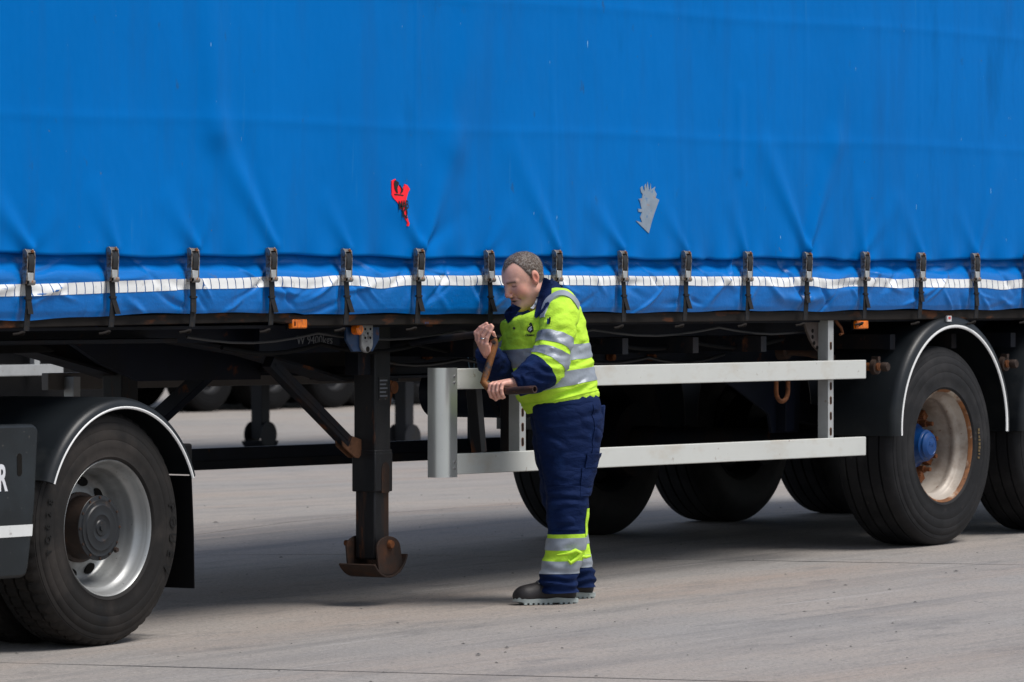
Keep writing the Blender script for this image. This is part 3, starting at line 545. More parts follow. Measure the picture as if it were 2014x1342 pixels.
# ------------------------------------------------------------------ side guards
def post(par, x, y0, z0, z1, w=.052, m='galv'):
    mb = MB(); mb.box((x, y0, z0), (x + w, y0 + .006, z1)); mb.box((x, y0 + .006, z0), (x + .005, y0 + .062, z1)); mb.box((x + w - .005, y0 + .006, z0), (x + w, y0 + .062, z1))
    p = part('post', mb, [M[m]], par, bev=.001); return p
def slots(par, x, y, zs):
    for z in zs:                                              # rusty rim and dark slot, one mesh per hole
        mb = MB()
        for mi_, s, yy in ((1, 1.5, y - .0008), (0, 1.0, y - .0016)): mb.prism([(x + .007 * s * math.cos(t), z + (.011 if math.sin(t) > 0 else -.011) + .007 * s * math.sin(t)) for t in np.linspace(0, 2*math.pi, 15)[:-1]], yy, y, mi_)
        link('slot', mb.mesh('slot', [M['slot'], M['rust']]), par)
def sideguard():
    h = holder('sideguard', trailer); xl = -.449
    for z0_, z1_ in ((.893, .990), (.496, .593)):
        mb = MB(); mb.prism([(-.002, z0_), (.030, z0_), (.030, z0_ + .012), (.006, z0_ + .012), (.006, z1_ - .012), (.030, z1_ - .012), (.030, z1_), (-.002, z1_)], xl, 3.153, axis='X'); part('guard_beam', mb, [M['alu']], h, bev=.004)
    sec = [(-.556, .085)] + [(-.556 + .066 - .066 * math.cos(t), .062 - .066 * math.sin(t)) for t in np.linspace(0, math.pi / 2, 12)] + [(-.445, -.004)]
    inn = [(x + (.005 if i < len(sec) - 2 else 0), y + .004) for i, (x, y) in enumerate(sec)]
    mb = MB(); mb.prism(sec + inn[::-1], .484, .994, axis='Z'); cpost = part('corner_panel', mb, [M['alubare']], h, angle=50)
    mb = MB()
    for z in (.955, .925, .555, .525): mb.lathe([(-.006, 0), (-.006, .005), (.0, .007)], (-.468, -.004, z), 8)
    link('rivet_row', mb.mesh('rivet_row', [M['greypart']]), h)['kind'] = 'stuff'
    for px, zt, zs in ((1022, .893, (.845, .775, .705, .635)), (1629, 1.215, (1.065, .858, .785, .705, .625))):
        x = at(px, 800, .030)[0]; p = post(h, x, .031, .56 if px < 1100 else .56, zt); slots(h, x + .026, .031, zs)
    # inner brackets seen through the frame
    mb = MB(); P = at(935, 830, .30); mb.bar((P[0] - .02, .30, .93), (P[0] + .03, .30, .58), .06, .05); part('inner_post', mb, [M['legpaint']], h, bev=.004)
    mb = MB(); P = at(1000, 800, .45); mb.box((P[0], .45, .56), (P[0] + .05, .50, .92)); part('inner_post', mb, [M['navyrust']], h, bev=.004)
sideguard()
h = holder('sideguard', trailer)
mb = MB(); mb.box((-.42, 2.50, .860), (3.40, 2.545, .945)); part('guard_beam', mb, [mat('grey_brown_guard_beam', (.16, .145, .135), .7, .1, .3, (3, .15))], h, bev=.004)  # far beam in plain grey-brown, darker than the near beams
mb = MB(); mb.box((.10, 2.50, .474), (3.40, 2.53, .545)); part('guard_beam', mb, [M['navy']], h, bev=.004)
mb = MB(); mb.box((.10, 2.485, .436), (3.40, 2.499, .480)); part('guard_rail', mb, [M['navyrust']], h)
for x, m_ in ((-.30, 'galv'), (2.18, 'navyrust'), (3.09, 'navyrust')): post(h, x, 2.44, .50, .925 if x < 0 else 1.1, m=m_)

# ------------------------------------------------------------------ wheels
def tyre_profile(R, w, rb, a0, grooves, gd=.010):
    """closed axial/radius profile of a tyre whose outer wall stands at a0"""
    s = R - rb
    P = [(a0 + .030, rb), (a0 + .010, rb + .012), (a0 + .006, rb + .020), (a0 + .008, rb + .024), (a0 + .001, rb + s*.26), (a0 + .0, rb + s*.40), (a0 + .0015, rb + s*.415), (a0 + .0, rb + s*.43), (a0 + .004, rb + s*.60), (a0 + .006, rb + s*.615), (a0 + .005, rb + s*.63), (a0 + .013, rb + s*.76),
         (a0 + .016, rb + s*.77), (a0 + .016, rb + s*.79), (a0 + .021, rb + s*.85), (a0 + .024, rb + s*.855), (a0 + .024, rb + s*.875), (a0 + .030, R - .022), (a0 + .040, R - .009), (a0 + .055, R - .003)]
    n = grooves; x0 = a0 + .055; x1 = a0 + w - .055
    for g in range(n):
        xc = x0 + (x1 - x0) * (g + .5) / n; P += [(xc - .006, R), (xc - .005, R - gd), (xc + .005, R - gd), (xc + .006, R)]
    P += [(a0 + w - .055, R - .003), (a0 + w - .030, R - .022), (a0 + w - .004, rb + s*.6), (a0 + w, rb + s*.4), (a0 + w - .03, rb)]
    return P
def nuts(n, rad, a, size, ln, m, par, name, seed=0, clamp=False):
    me = None
    for k in range(n):
        if me is not None:
            o = link(name, me, par, (0, 0, 0)); o.rotation_euler = (0, -2*math.pi*k/n, 0); continue
        mb = MB(); t = 2*math.pi*(k + .35)/n; c = (rad*math.cos(t), a, rad*math.sin(t))
        hexr = lambda r, y: [(c[0] + r*math.cos(q + t), y, c[2] + r*math.sin(q + t)) for q in np.linspace(0, 2*math.pi, 7)[:-1]]
        mb.rings([hexr(size, a), hexr(size, a - ln*.55), hexr(size*.62, a - ln*.58), hexr(size*.58, a - ln)])
        if clamp:
            u = Vector((math.cos(t), 0, math.sin(t))); mb.bar(Vector(c) - u * .045 + Vector((0, .012, 0)), Vector(c) + u * .075 + Vector((0, .004, 0)), .050, .040, up=(0, 1, 0))
        me = mb.mesh(name, [m]); link(name, me, par, (0, 0, 0))
MESHES = {}
def trailer_wheel_meshes():
    R, w, rb = .528, .385, .292
    mb = MB(); mb.lathe(tyre_profile(R, w, rb, 0, 4, .012), seg=112, closed_prof=True); MESHES['tt'] = mb.mesh('tyre', [M['rubber']], angle=40)
    mb = MB(); mb.lathe([(.034, .286), (.020, .292), (.014, .299), (.020, .304), (.030, .300)], seg=96); MESHES['tre'] = mb.mesh('rim_edge', [M['rimrust']], angle=80)
    mb = MB(); mb.lathe([(.030, .290), (.042, .284), (.074, .279), (.082, .270), (.090, .256), (.104, .251), (.118, .253), (.128, .257), (.140, .256), (.165, .250), (.205, .243), (.240, .237), (.262, .225), (.272, .200), (.274, .120)], seg=96)
    mb.lathe([(.36, .29), (.33, .26), (.272, .245)], seg=64); MESHES['tr'] = mb.mesh('rim', [M['rimworn']], angle=60)
    mb = MB(); mb.lathe([(.27, .150), (.235, .135), (.19, .118), (.175, .100), (.150, .090), (.125, .083), (.118, .083), (.116, .074), (.112, .071), (.100, .070), (.094, .062), (.088, .052), (.0865, .048), (.0885, .046), (.0885, .044), (.0875, .040), (.0875, 0)], seg=48)
    MESHES['th'] = mb.mesh('hub', [M['hubblue']], angle=28)
def trailer_wheel(par, x, yo, flip, detailed):
    c = (x - 2.6, yo - 1.27, gz(x, yo) + .5265); h = bpy.data.objects.new('wheel', None); COL.objects.link(h); h.parent = par; h.location = c; h.rotation_euler = (0, 0, math.pi if flip else 0)
    link('tyre', MESHES['tt'], h, (0,0,0)); link('rim', MESHES['trd' if flip else 'tr'], h, (0,0,0)); link('rim_edge', MESHES['tre'], h, (0,0,0)); link('hub', MESHES['th'], h, (0,0,0))  # far side rims take the dark copy: shade put into their colour
    if detailed:
        nuts(10, .150, .225, .021, .085, M['rust'], h, 'wheel_nut', clamp=True)
        me = text_mesh('SAF', .034, .0008, M['hubblue'], .9, .0006); me.transform(Matrix.Translation((0, .0868, .004)) @ Matrix.Rotation(math.radians(14), 4, 'Y') @ Matrix.Rotation(math.radians(90), 4, 'X')); link('lettering', me, h, (0,0,0))
        mb = MB(); rg = np.random.default_rng(4)               # worn, unreadable brown print on the wall
        for k in range(9):
            t = math.radians(14 - k * 3.1); u = (math.cos(t), math.sin(t)); r0 = .338 + rg.uniform(0, .004); r1 = r0 + rg.uniform(.012, .020); t2 = t - math.radians(rg.uniform(1.2, 2.4))
            mb.add([(r*math.cos(q), y, r*math.sin(q)) for r, q in ((r0, t), (r1, t), (r1, t2), (r0, t2)) for y in (-.0005, .006)], [(0,2,4,6), (1,7,5,3), (0,1,3,2), (2,3,5,4), (4,5,7,6), (6,7,1,0)])
        link('faded_print', mb.mesh('faded_print', [M['letterbrown']], smooth=False), h, (0, 0, 0))['kind'] = 'stuff'
    return h
def arc_text(body, deg, rad, size, m, par, a=0., inward=False, squash=1.0):
    me = text_mesh(body, size, .0009, m, 1.15, size * .02)
    def f(co):
        th = math.radians(deg) - co[:, 0] / rad * (1 if not inward else -1); rr = rad + (co[:, 1] if not inward else -co[:, 1])
        return np.stack([rr * np.cos(th), a - co[:, 2] - .0006, rr * np.sin(th)], -1)
    bend_mesh(me, f); return link('lettering', me, par, (0, 0, 0))
trailer_wheel_meshes()
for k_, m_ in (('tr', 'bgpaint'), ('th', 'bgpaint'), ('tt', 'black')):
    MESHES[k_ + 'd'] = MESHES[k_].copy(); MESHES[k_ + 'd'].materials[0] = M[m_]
AX = [3.949, 5.262, 6.575]
for i, x in enumerate(AX):
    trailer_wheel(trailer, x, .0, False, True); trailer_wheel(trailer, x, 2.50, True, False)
    mb = MB(); z = gz(x, 1.2) + .527; mb.tube([(x, .30, z), (x, 2.2, z)], .075, 16); mb.lathe([(.36, 0), (.36, .20), (.52, .20), (.52, 0)], (x, 0, z), 24); mb.lathe([(1.98, 0), (1.98, .20), (2.14, .20), (2.14, 0)], (x, 0, z), 24)
    part('axle', mb, [M['navyrust']], trailer)
    mb = MB(); mb.bar((x - .5, .70, .72), (x + .45, .70, .60), .09, .10); mb.lathe([(-.12, .0), (-.12, .14), (.12, .14), (.12, 0)], (x + .40, .78, .78), 20); part('trailing_arm', mb, [M['navyrust']], trailer)
# mudguards
def mudguard(par, c, r_in, face, depth, a0, a1, yo, m='plastic', trim_w=.013, flip=False, dropl=0, dropr=0):
    s = -1 if flip else 1
    prof = [(0, r_in), (0, r_in + .006), (-.006, r_in + .010), (-.004, r_in + face * .5), (.004, r_in + face * .85), (.016, r_in + face), (.040, r_in + face + .008), (depth, r_in + face + .006), (depth, r_in + face), (.040, r_in + face - .001), (.016, r_in + face * .7), (.010, r_in + .004)]
    mb = MB(); mb.arc_sweep([(s * a, r) for a, r in prof], (c[0], yo, c[1]), math.radians(a0), math.radians(a1), 48); g = part('mudguard', mb, [M[m]], par, angle=50)
    mb = MB(); mb.arc_sweep([(s * a, r) for a, r in [(-.0035, r_in), (-.0085, r_in + .003), (-.0105, r_in + .008), (-.0085, r_in + trim_w), (-.003, r_in + trim_w)]], (c[0], yo, c[1]), math.radians(a0), math.radians(a1), 48); part('white_trim', mb, [M['trim']], g, angle=60)
    return g
for i, x in enumerate(AX):
    g = mudguard(trailer, (x + .055, .620), .530, .060, .46, -3, 183, -.020, trim_w=.016)
    if i == 0:
        P = at(1867, 626, -.03); mb2 = MB(); mb2.box((P[0] - .021, -.0315, P[2] - .018), (P[0] + .021, -.0215, P[2] + .012)); lb = part('label', mb2, [M['label']], g, smooth=False)
        mb3 = MB(); mb3.box((P[0] - .012, -.0325, P[2] - .006), (P[0] + .012, -.0317, P[2] + .008)); part('label_print', mb3, [M['labelred']], g, smooth=False)
    mudguard(trailer, (x + .055, .620), .530, .060, .46, -3, 183, 2.55, flip=True)
    xx = x - .634 if i else 3.315
    mb = MB(); mb.tube([(xx, .60, .952), (xx, .02, .952)], .021, 14); tb = part('guard_stay', mb, [M['rust']], trailer)
    mb = MB(); mb.lathe([(-.006, .0), (-.006, .020), (.0, .024), (.03, .024)], (xx, -.03, .952), 14); mb.lathe([(.06, .02), (.06, .040), (.085, .042), (.085, .02)], (xx, -.03, .952), 16); mb.box((xx - .012, .02, .985), (xx + .012, .06, 1.005)); part('stay_clamp', mb, [M['footrust']], tb)

# air lines, cables and tanks slung under the floor
def hoses():
    rg = np.random.default_rng(12)
    def run(name, pts, r, m):
        P = np.array(pts, float); Q = []
        for k in range(len(P) - 1):
            for t in np.linspace(0, 1, 7)[:-1]: q = P[k] * (1 - t) + P[k+1] * t; q[2] -= .035 * math.sin(math.pi * t); Q.append(q)
        Q.append(P[-1]); mb = MB(); mb.tube(Q, r, 8); part(name, mb, [m], trailer)
    run('air_hose', [(-1.9, .24, 1.10), (-1.2, .22, 1.11), (-.45, .22, 1.10), (.3, .24, 1.09), (1.1, .23, 1.10), (1.9, .24, 1.09), (2.7, .22, 1.10)], .010, M['black'])
    run('air_hose', [(-.40, .58, 1.04), (.4, .585, 1.02), (1.2, .58, 1.03), (2.0, .58, 1.01), (2.7, .58, 1.02)], .009, M['hubdark'])
    run('cable', [(-2.2, .20, 1.15), (-1.3, .16, 1.16), (-.2, .15, 1.165), (.9, .16, 1.16), (2.0, .15, 1.165), (3.0, .16, 1.16)], .006, mat('grey_cable', (.03, .03, .032), .6))
    mb = MB(); mb.lathe([(0, 0), (.0, .10), (.02, .125), (.60, .125), (.62, .10), (.62, 0)], (1.55, 1.0, .83), 28); tk = part('air_tank', mb, [M['navy']], trailer)
    for yy in (1.12, 1.48): mb = MB(); mb.lathe([(0, .127), (0, .132), (.03, .132), (.03, .127)], (1.55, yy, .83), 28); part('tank_strap', mb, [M['navyrust']], tk)
hoses()

# ------------------------------------------------------------------ the tractor unit under the neck
TX = -2.97; TG = gz(TX, 0)
tractor = thing('tractor_unit', 'dark tractor unit coupled under the front of the blue trailer, drive wheel at left', 'truck', (TX, 1.25, TG))
def drive_wheels():
    R, w, rb = .508, .305, .288
    def lug(a, r, th):
        if r < R - .02: return r
        q = (th * 54 / math.pi + a * 9) % 2.0
        return r - (.009 if q < .42 else 0)
    mb = MB(); mb.lathe(tyre_profile(R, w, rb, 0, 3, .012), seg=324, closed_prof=True, rfun=lug); tyre = mb.mesh('tyre', [M['rubber2']], angle=42)
    mb = MB(); mb.lathe([(.034, .283), (.020, .287), (.014, .293), (.020, .299), (.032, .296)], seg=96); mb.lathe([(.030, .285), (.048, .277), (.070, .271), (.076, .262), (.092, .256), (.112, .256), (.128, .250), (.150, .240), (.172, .236), (.190, .226), (.196, .205), (.190, .180), (.184, .165), (.186, .10)], seg=96)
    mb.lathe([(.30, .285), (.27, .255), (.19, .236)], seg=64); rim = mb.mesh('rim', [M['rimsilver']], angle=50)
    mb = MB(); mb.lathe([(.20, .152), (.168, .152), (.165, .138), (.150, .136), (.076, .134), (.070, .141), (.064, .141)], seg=60); drum = mb.mesh('hub_barrel', [mat('dark_oily_rust', (.030, .018, .013), .6, .1, .4, (14, .3), [((.018, .014, .012), 9, .46, .66, O1, .5, 6), ((.08, .034, .016), 12, .56, .72, O1, .85, 6)])], angle=40)
    mb = MB(); mb.lathe([(.0645, .141), (.062, .139), (.060, .124), (.055, .121), (.057, .112), (.0555, .102), (.051, .097), (.053, .075), (.050, .058), (.053, .052), (.054, .036), (.050, .032), (.050, .014), (.044, .012), (.044, 0)], seg=60); cap = mb.mesh('hub_cap', [M['hubdark']], angle=30)
    mb = MB()
    for k in range(1):
        t = 2*math.pi*(k + .2)/10; c = Vector((.20*math.cos(t), .1905, .20*math.sin(t)))
        if k % 1 == 0: mb.prism([(c.x + .034*math.cos(q)*math.cos(t+1.57) - .020*math.sin(q)*math.sin(t+1.57), c.z + .034*math.cos(q)*math.sin(t+1.57) + .020*math.sin(q)*math.cos(t+1.57)) for q in np.linspace(0, 2*math.pi, 15)[:-1]], .186, .196)
    hand = mb.mesh('hand_hole', [M['slot']])
    mb = MB(); mb.lathe([(-.012, 0), (-.012, .010), (0, .013)], (.104, .060, -.098), 8)
    for k in range(12): t = 2*math.pi*k/12; mb.lathe([(-.006, 0), (-.006, .006), (0, .007)], (.1315*math.cos(t), .063, .1315*math.sin(t)), 6)
    bolts = mb.mesh('hub_bolt', [M['footrust']])
    for yo, flip in ((0, 0), (2.5, 1)):
        h = bpy.data.objects.new('wheel', None); COL.objects.link(h); h.parent = tractor; z = .507 + gz(TX, yo) - TG
        h.location = (0, yo - 1.25, z); h.rotation_euler = (0, 0, math.pi if flip else 0)
        for nm, me in (('tyre', tyre), ('rim', rim), ('hub_barrel', drum), ('hub_cap', cap), ('hub_bolt_ring', bolts)): link(nm, me, h, (0, 0, 0))
        for k in range(10): link('hand_hole', hand, h, (0, 0, 0)).rotation_euler = (0, -2*math.pi*k/10, 0)
        t2 = link('tyre', tyre, h, (0, .345, 0)); r2 = link('rim', rim, h, (0, .652, 0)); r2.rotation_euler = (0, 0, math.pi)
        if not flip:
            for k, chv in enumerate('POUEV'): arc_text(chv, 11 - k * 9.3, .425, .062, M['letter'], h, .0005)
            for k, chv in enumerate('TQ628'): arc_text(chv, 192 - k * 7.4, .415, .044, M['letter'], h, .0005)
drive_wheels()
fg = mudguard(tractor, (TX + .055, TG + .520), .500, .042, .66, 22, 158, -.028, trim_w=.011)
mb = MB(); mb.rings([[(x, .01, z), (x, .62, z), (x - .006, .62, z), (x - .006, .01, z)] for x, z in ((-2.400, .545), (-2.385, .30), (-2.380, .05))]); part('mud_flap', mb, [M['black']], tractor, bev=.002)
mb = MB(); R = .020                                            # side panel ahead of the wheel
pan = [(-5.2, .80), (-3.505, .795), (-3.478, .785), (-3.470, .765), (-3.475, .70), (-3.492, .45), (-3.535, .19), (-3.550, .155), (-3.58, .148), (-5.2, .148)]
mb.prism(pan, -.020, .045); pn = part('side_panel', mb, [M['panel']], tractor, bev=.014)
mb = MB(); x_ = -3.596; mb.prism([(x_ + .016*math.cos(t), .625 + (.032 if math.sin(t) > 0 else -.032) + .016*math.sin(t)) for t in np.linspace(0, 2*math.pi, 17)[:-1]], -.0215, -.019); part('panel_slot', mb, [M['slot']], pn)
mb = MB(); mb.prism([(-5.2, .315), (-3.517, .323), (-3.512, .372), (-5.2, .368)], -.0225, -.019); part('reflective_stripe', mb, [mat('scuffed_white_stripe', (.66, .67, .66), .4, 0, .5, (8, .08), [((.3, .28, .27), 24, .62, .76, O1, .7, 6)])], pn)
me = text_mesh('R', .155, .0006, M['whiteprint'], 1, .004); me.transform(Matrix.Translation((-3.706, -.0208, .567)) @ Matrix.Rotation(math.radians(90), 4, 'X') @ Matrix.Diagonal((.62, 1, 1, 1))); link('lettering', me, pn)
mb = MB(); mb.box((-5.2, -.016, .235), (-3.545, -.0135, .240)); part('panel_crease', mb, [M['black']], pn)
for y in (.83, 1.60): mb = MB(); mb.box((-5.4, y, .50), (-2.2, y + .08, .78)); part('frame_rail', mb, [M['black']], tractor, bev=.006)
mb = MB(); z = TG + .507; mb.tube([(TX, .30, z), (TX, 2.2, z)], .09, 16); mb.lathe([(1.05, 0), (1.05, .16), (1.15, .22), (1.35, .22), (1.45, .16), (1.45, 0)], (TX, 0, z), 20); part('drive_axle', mb, [M['black']], tractor)
mb = MB(); mb.prism([(-3.25, 1.085), (-3.2, 1.122), (-2.5, 1.122), (-2.38, 1.09), (-2.40, 1.08), (-3.2, 1.075)], .80, 1.72); part('fifth_wheel', mb, [M['black']], tractor, bev=.01)
for y in (.85, 1.55): mb = MB(); mb.box((-3.4, y, .78), (-2.85, y + .1, 1.07)); part('fifth_wheel_bracket', mb, [M['black']], tractor)
mb = MB(); mb.box((-5.2, .05, .2), (-3.8, .75, .74)); part('fuel_tank', mb, [M['black']], tractor, bev=.05)
mb = MB(); mb.box((-2.28, .15, .55), (-2.22, 2.35, .68)); part('rear_cross_member', mb, [M['black']], tractor, bev=.01)
fg2 = mudguard(tractor, (TX + .055, TG + .520), .500, .042, .66, 22, 158, 2.53, flip=True)

# ------------------------------------------------------------------ crank handle, pushed on the landing gear shaft
CX = -.515
def build_crank():
    A = np.array([CX, .36, 1.095]); B = atX(962, 655, CX); t = thing('crank_handle', 'bent rusty landing gear crank handle gripped by the worker', 'crank handle', (B[0], B[1], gz(B[0], B[1])))
    C = atD(974, 676, 26.33); Dd = atD(951, 752, 26.30); E2 = atD(968, 771, 26.28); G = E2 + (at(1052, 766, -.52) - E2)
    rusty = mat('orange_rust_and_bare_steel', (.22, .088, .026), .65, .1, .4, (14, .25), [((.035, .045, .055), 9, .46, .54, O1, .42, 5), ((.09, .04, .02), 22, .56, .7, O1, .85, 6)], [(80, .0006, O1)])
    brown = mat('brown_worn_grip', (.050, .024, .020), .55, .1, .4, (20, .2), [((.02, .014, .013), 16, .5, .66, O1, .6, 6), ((.14, .06, .03), 40, .62, .72, O1, .8, 5)])
    mb = MB(); mb.tube([A, B, B * .35 + C * .65 + np.array([0, 0, .008]), C], [.0165, .0165, .0165, .016], 12); part('shaft', mb, [M['navyrust']], t)
    q = lambda p, r_, s: p * (1 - s) + r_ * s
    pts = [q(B, C, .55) + np.array([0, 0, .004]), q(B, C, .85) + np.array([0, 0, .004]), C, q(C, Dd, .12), q(C, Dd, .5), q(C, Dd, .88), Dd, q(Dd, E2, .3), q(Dd, E2, .7), E2]
    mb = MB(); mb.tube(pts, .0168, 14); part('arm', mb, [rusty], t, angle=60)
    mb = MB(); mb.tube([E2, q(E2, G, .15), q(E2, G, .35)], .0150, 14); part('grip_bar', mb, [brown], t, angle=50)
    g1 = q(E2, G, .35); mb = MB(); rr = []
    v = Vector(G - g1).normalized(); u = v.orthogonal().normalized(); w = v.cross(u)
    def rg(p, r_): return [Vector(p) + (u*math.cos(a) + w*math.sin(a))*r_ for a in np.linspace(0, 2*math.pi, 15)[:-1]]
    mb.rings([rg(g1, .0155), rg(g1, .0175), rg(G, .0175), rg(G, .013), rg(q(G, g1, .15), .013)], True, True); part('grip_sleeve', mb, [brown], t, angle=40)
    return A, B, C, Dd, E2, G
CRANK = build_crank()

# ------------------------------------------------------------------ trailers parked across the yard behind
def bg_trailer(x0, y0, body_m, label, n_axle=3, wheel_x=7.8, leg_x=2.4, guard=True, tractor_front=False):
    t = thing('parked_trailer', label, 'trailer', (x0, y0, gz(x0, y0)), 0, 'trailers parked behind in the yard'); z0 = gz(x0, y0)
    def P(n, mb, m, **k): return part(n, mb, [m], t, **k)
    mb = MB(); mb.box((x0, y0, z0 + 1.30), (x0 + 13.4, y0 + 2.5, z0 + 4.0)); P('body', mb, body_m, bev=.03)
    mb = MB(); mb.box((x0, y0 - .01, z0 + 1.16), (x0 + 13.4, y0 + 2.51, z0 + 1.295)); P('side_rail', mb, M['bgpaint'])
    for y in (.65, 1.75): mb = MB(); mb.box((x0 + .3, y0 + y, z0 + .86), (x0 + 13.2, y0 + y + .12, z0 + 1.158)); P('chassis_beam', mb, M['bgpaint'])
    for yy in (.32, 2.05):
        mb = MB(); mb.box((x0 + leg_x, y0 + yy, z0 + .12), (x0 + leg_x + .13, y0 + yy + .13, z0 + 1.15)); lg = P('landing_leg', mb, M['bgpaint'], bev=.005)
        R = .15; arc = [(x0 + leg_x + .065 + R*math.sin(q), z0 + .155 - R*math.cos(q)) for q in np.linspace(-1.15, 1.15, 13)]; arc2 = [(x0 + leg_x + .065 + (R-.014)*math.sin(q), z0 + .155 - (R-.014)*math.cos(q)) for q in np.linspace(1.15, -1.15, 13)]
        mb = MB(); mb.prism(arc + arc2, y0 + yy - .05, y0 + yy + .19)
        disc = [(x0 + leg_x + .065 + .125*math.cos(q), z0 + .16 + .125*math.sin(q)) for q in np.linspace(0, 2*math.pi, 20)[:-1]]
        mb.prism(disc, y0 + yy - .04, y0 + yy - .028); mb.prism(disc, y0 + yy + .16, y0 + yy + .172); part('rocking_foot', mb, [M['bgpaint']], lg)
    if guard:
        for z in (.48, .88): mb = MB(); mb.box((x0 + leg_x + 1.2, y0 + .01, z0 + z), (x0 + wheel_x - .8, y0 + .04, z0 + z + .11)); P('guard_beam', mb, M['alu'], bev=.004)
        for k in (1.5, 3.8): mb = MB(); mb.box((x0 + leg_x + k, y0 + .042, z0 + .46), (x0 + leg_x + k + .06, y0 + .10, z0 + 1.15)); P('post', mb, M['galv'])
    for i in range(n_axle):
        for yy, fl in ((0, 0), (2.5, 1)):
            h = bpy.data.objects.new('wheel', None); COL.objects.link(h); h.parent = t; h.location = (wheel_x + 1.31 * i, yy, .527); h.rotation_euler = (0, 0, math.pi * fl)
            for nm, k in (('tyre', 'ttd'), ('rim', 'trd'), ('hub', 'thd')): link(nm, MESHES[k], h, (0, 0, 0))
        mb = MB(); mb.tube([(x0 + wheel_x + 1.31*i, y0 + .3, z0 + .527), (x0 + wheel_x + 1.31*i, y0 + 2.2, z0 + .527)], .08, 10); P('axle', mb, M['bgpaint'])
        for yy in (0.0, 2.06): mb = MB(); mb.arc_sweep([(0, .57), (0, .61), (.44, .61), (.44, .58)], (x0 + wheel_x + 1.31*i, y0 + yy, z0 + .60), .05, math.pi - .05, 16); P('mudguard', mb, M['plastic'])
    return t
p1 = atD(795, 862, 54.0); bg_trailer(p1[0] - 2.465, p1[1] - .385, M['vinyl'], 'parked trailer behind whose two dark landing legs show under the nearest trailer', leg_x=2.4, guard=False)
p3 = atD(415, 800, 72.0); bg_trailer(p3[0] - 7.8, p3[1], M['bgwhite'], 'farthest parked trailer, dark wheels just visible beyond the parked landing legs', wheel_x=7.8, leg_x=1.6)
p4 = atD(960, 800, 74.0); bg_trailer(p4[0] - 7.8, p4[1] + 2.0, M['vinyl'], 'far parked trailer with a dark wheel showing beside the crank handle', wheel_x=7.8, leg_x=1.6)
def rear_rigid():
    y0 = 10.0; e = at(125, 727, y0); z0 = gz(e[0], y0); x1 = e[0]
    t = thing('parked_truck', 'parked truck at far left behind, pale side rail above the black mudguard', 'truck', (x1 - 4, y0 + 1.25, z0))
    mb = MB(); mb.box((x1 - 8.4, y0, z0 + 1.15), (x1 + .15, y0 + 2.5, z0 + 3.9)); part('body', mb, [M['bgwhite']], t, bev=.03)
    mb = MB(); mb.box((x1 - 8.6, y0 + .8, z0 + .75), (x1 + .1, y0 + 1.7, z0 + 1.14)); part('chassis', mb, [M['bgpaint']], t)
    zt = at(125, 716, y0)[2]; zb = at(125, 738, y0)[2]
    mb = MB(); mb.box((x1 - 3.2, y0, zb), (x1, y0 + .03, zt)); part('guard_beam', mb, [M['galv']], t, bev=.004)
    for px in (80,): xx = at(px, 727, y0)[0]; mb = MB(); mb.box((xx - .03, y0 + .032, zb), (xx + .03, y0 + .07, z0 + 1.149)); part('post', mb, [M['galv']], t)
    mb = MB(); mb.box((x1 - 3.0, y0 + .12, z0 + .35), (x1 + .75, y0 + .79, z0 + 1.14)); part('dark_infill_box', mb, [M['black']], t, bev=.02)  # black box added to darken the gap below the guard beam
    for xx in (-7.2, -3.9):
        for yy, fl in ((0.02, 0), (2.48, 1)):
            h = bpy.data.objects.new('wheel', None); COL.objects.link(h); h.parent = t; h.location = (xx + 4, yy - 1.25, .527); h.rotation_euler = (0, 0, math.pi * fl)
            for nm, k in (('tyre', 'ttd'), ('rim', 'trd'), ('hub', 'thd')): link(nm, MESHES[k], h, (0, 0, 0))
rear_rigid()

# ------------------------------------------------------------------ the worker
M['hivis'] = mat('hi_vis_yellow_fabric', (.49, .78, .05), .75, 0, .25, (3, .06), [((.30, .58, .03), 6, .60, .80, O1, .8, 5)], [(22, .006, (1, 1, 1.8)), (4.5, .0045, (1, 1, 1.4), 1), (160, .0008, O1)])
M['trousers'] = mat('navy_work_fabric', (.0035, .0130, .058), .85, 0, .15, (5, .12), [((.008, .026, .098), 8, .56, .74, (1, 1, .7), .85, 6)], [(16, .007, (1, 1, 2.2)), (4.5, .006, (1, 1, 2.2), 1), (200, .0006, O1)])
M['reflect'] = mat('silver_reflective_strip', (.27, .30, .345), .45, .15, .5, (14, .12), [((.22, .25, .29), 20, .55, .74, O1, .6, 5)], [(20, .003, O1)])
M['shoe'] = mat('black_shoe_leather', (.014, .012, .013), .55, 0, .4, (20, .3), [((.035, .03, .028), 14, .58, .74, O1, .8, 5)], [(90, .0008, O1)])
M['sole'] = mat('pale_grey_sole', (.34, .38, .37), .7, 0, .3, (20, .12), [((.13, .12, .11), 24, .60, .76, O1, .8, 5)])
M['skin'] = mat('skin', (.5, .27, .2), .52, 0, .35, None, [], [(180, .0008, O1)], attr='tone')
M['skin'].node_tree.nodes['Principled BSDF'].inputs['Subsurface Weight'].default_value = .08
M['skin'].node_tree.nodes['Principled BSDF'].inputs['Subsurface Scale'].default_value = .01
M['hair'] = mat('short_grey_brown_hair', (.085, .060, .047), .65, 0, .3, (60, .4), [((.27, .245, .225), 120, .46, .68, O1, .6, 4)])
M['silver'] = mat('silver_ring', (.8, .8, .78), .2, 1.0)

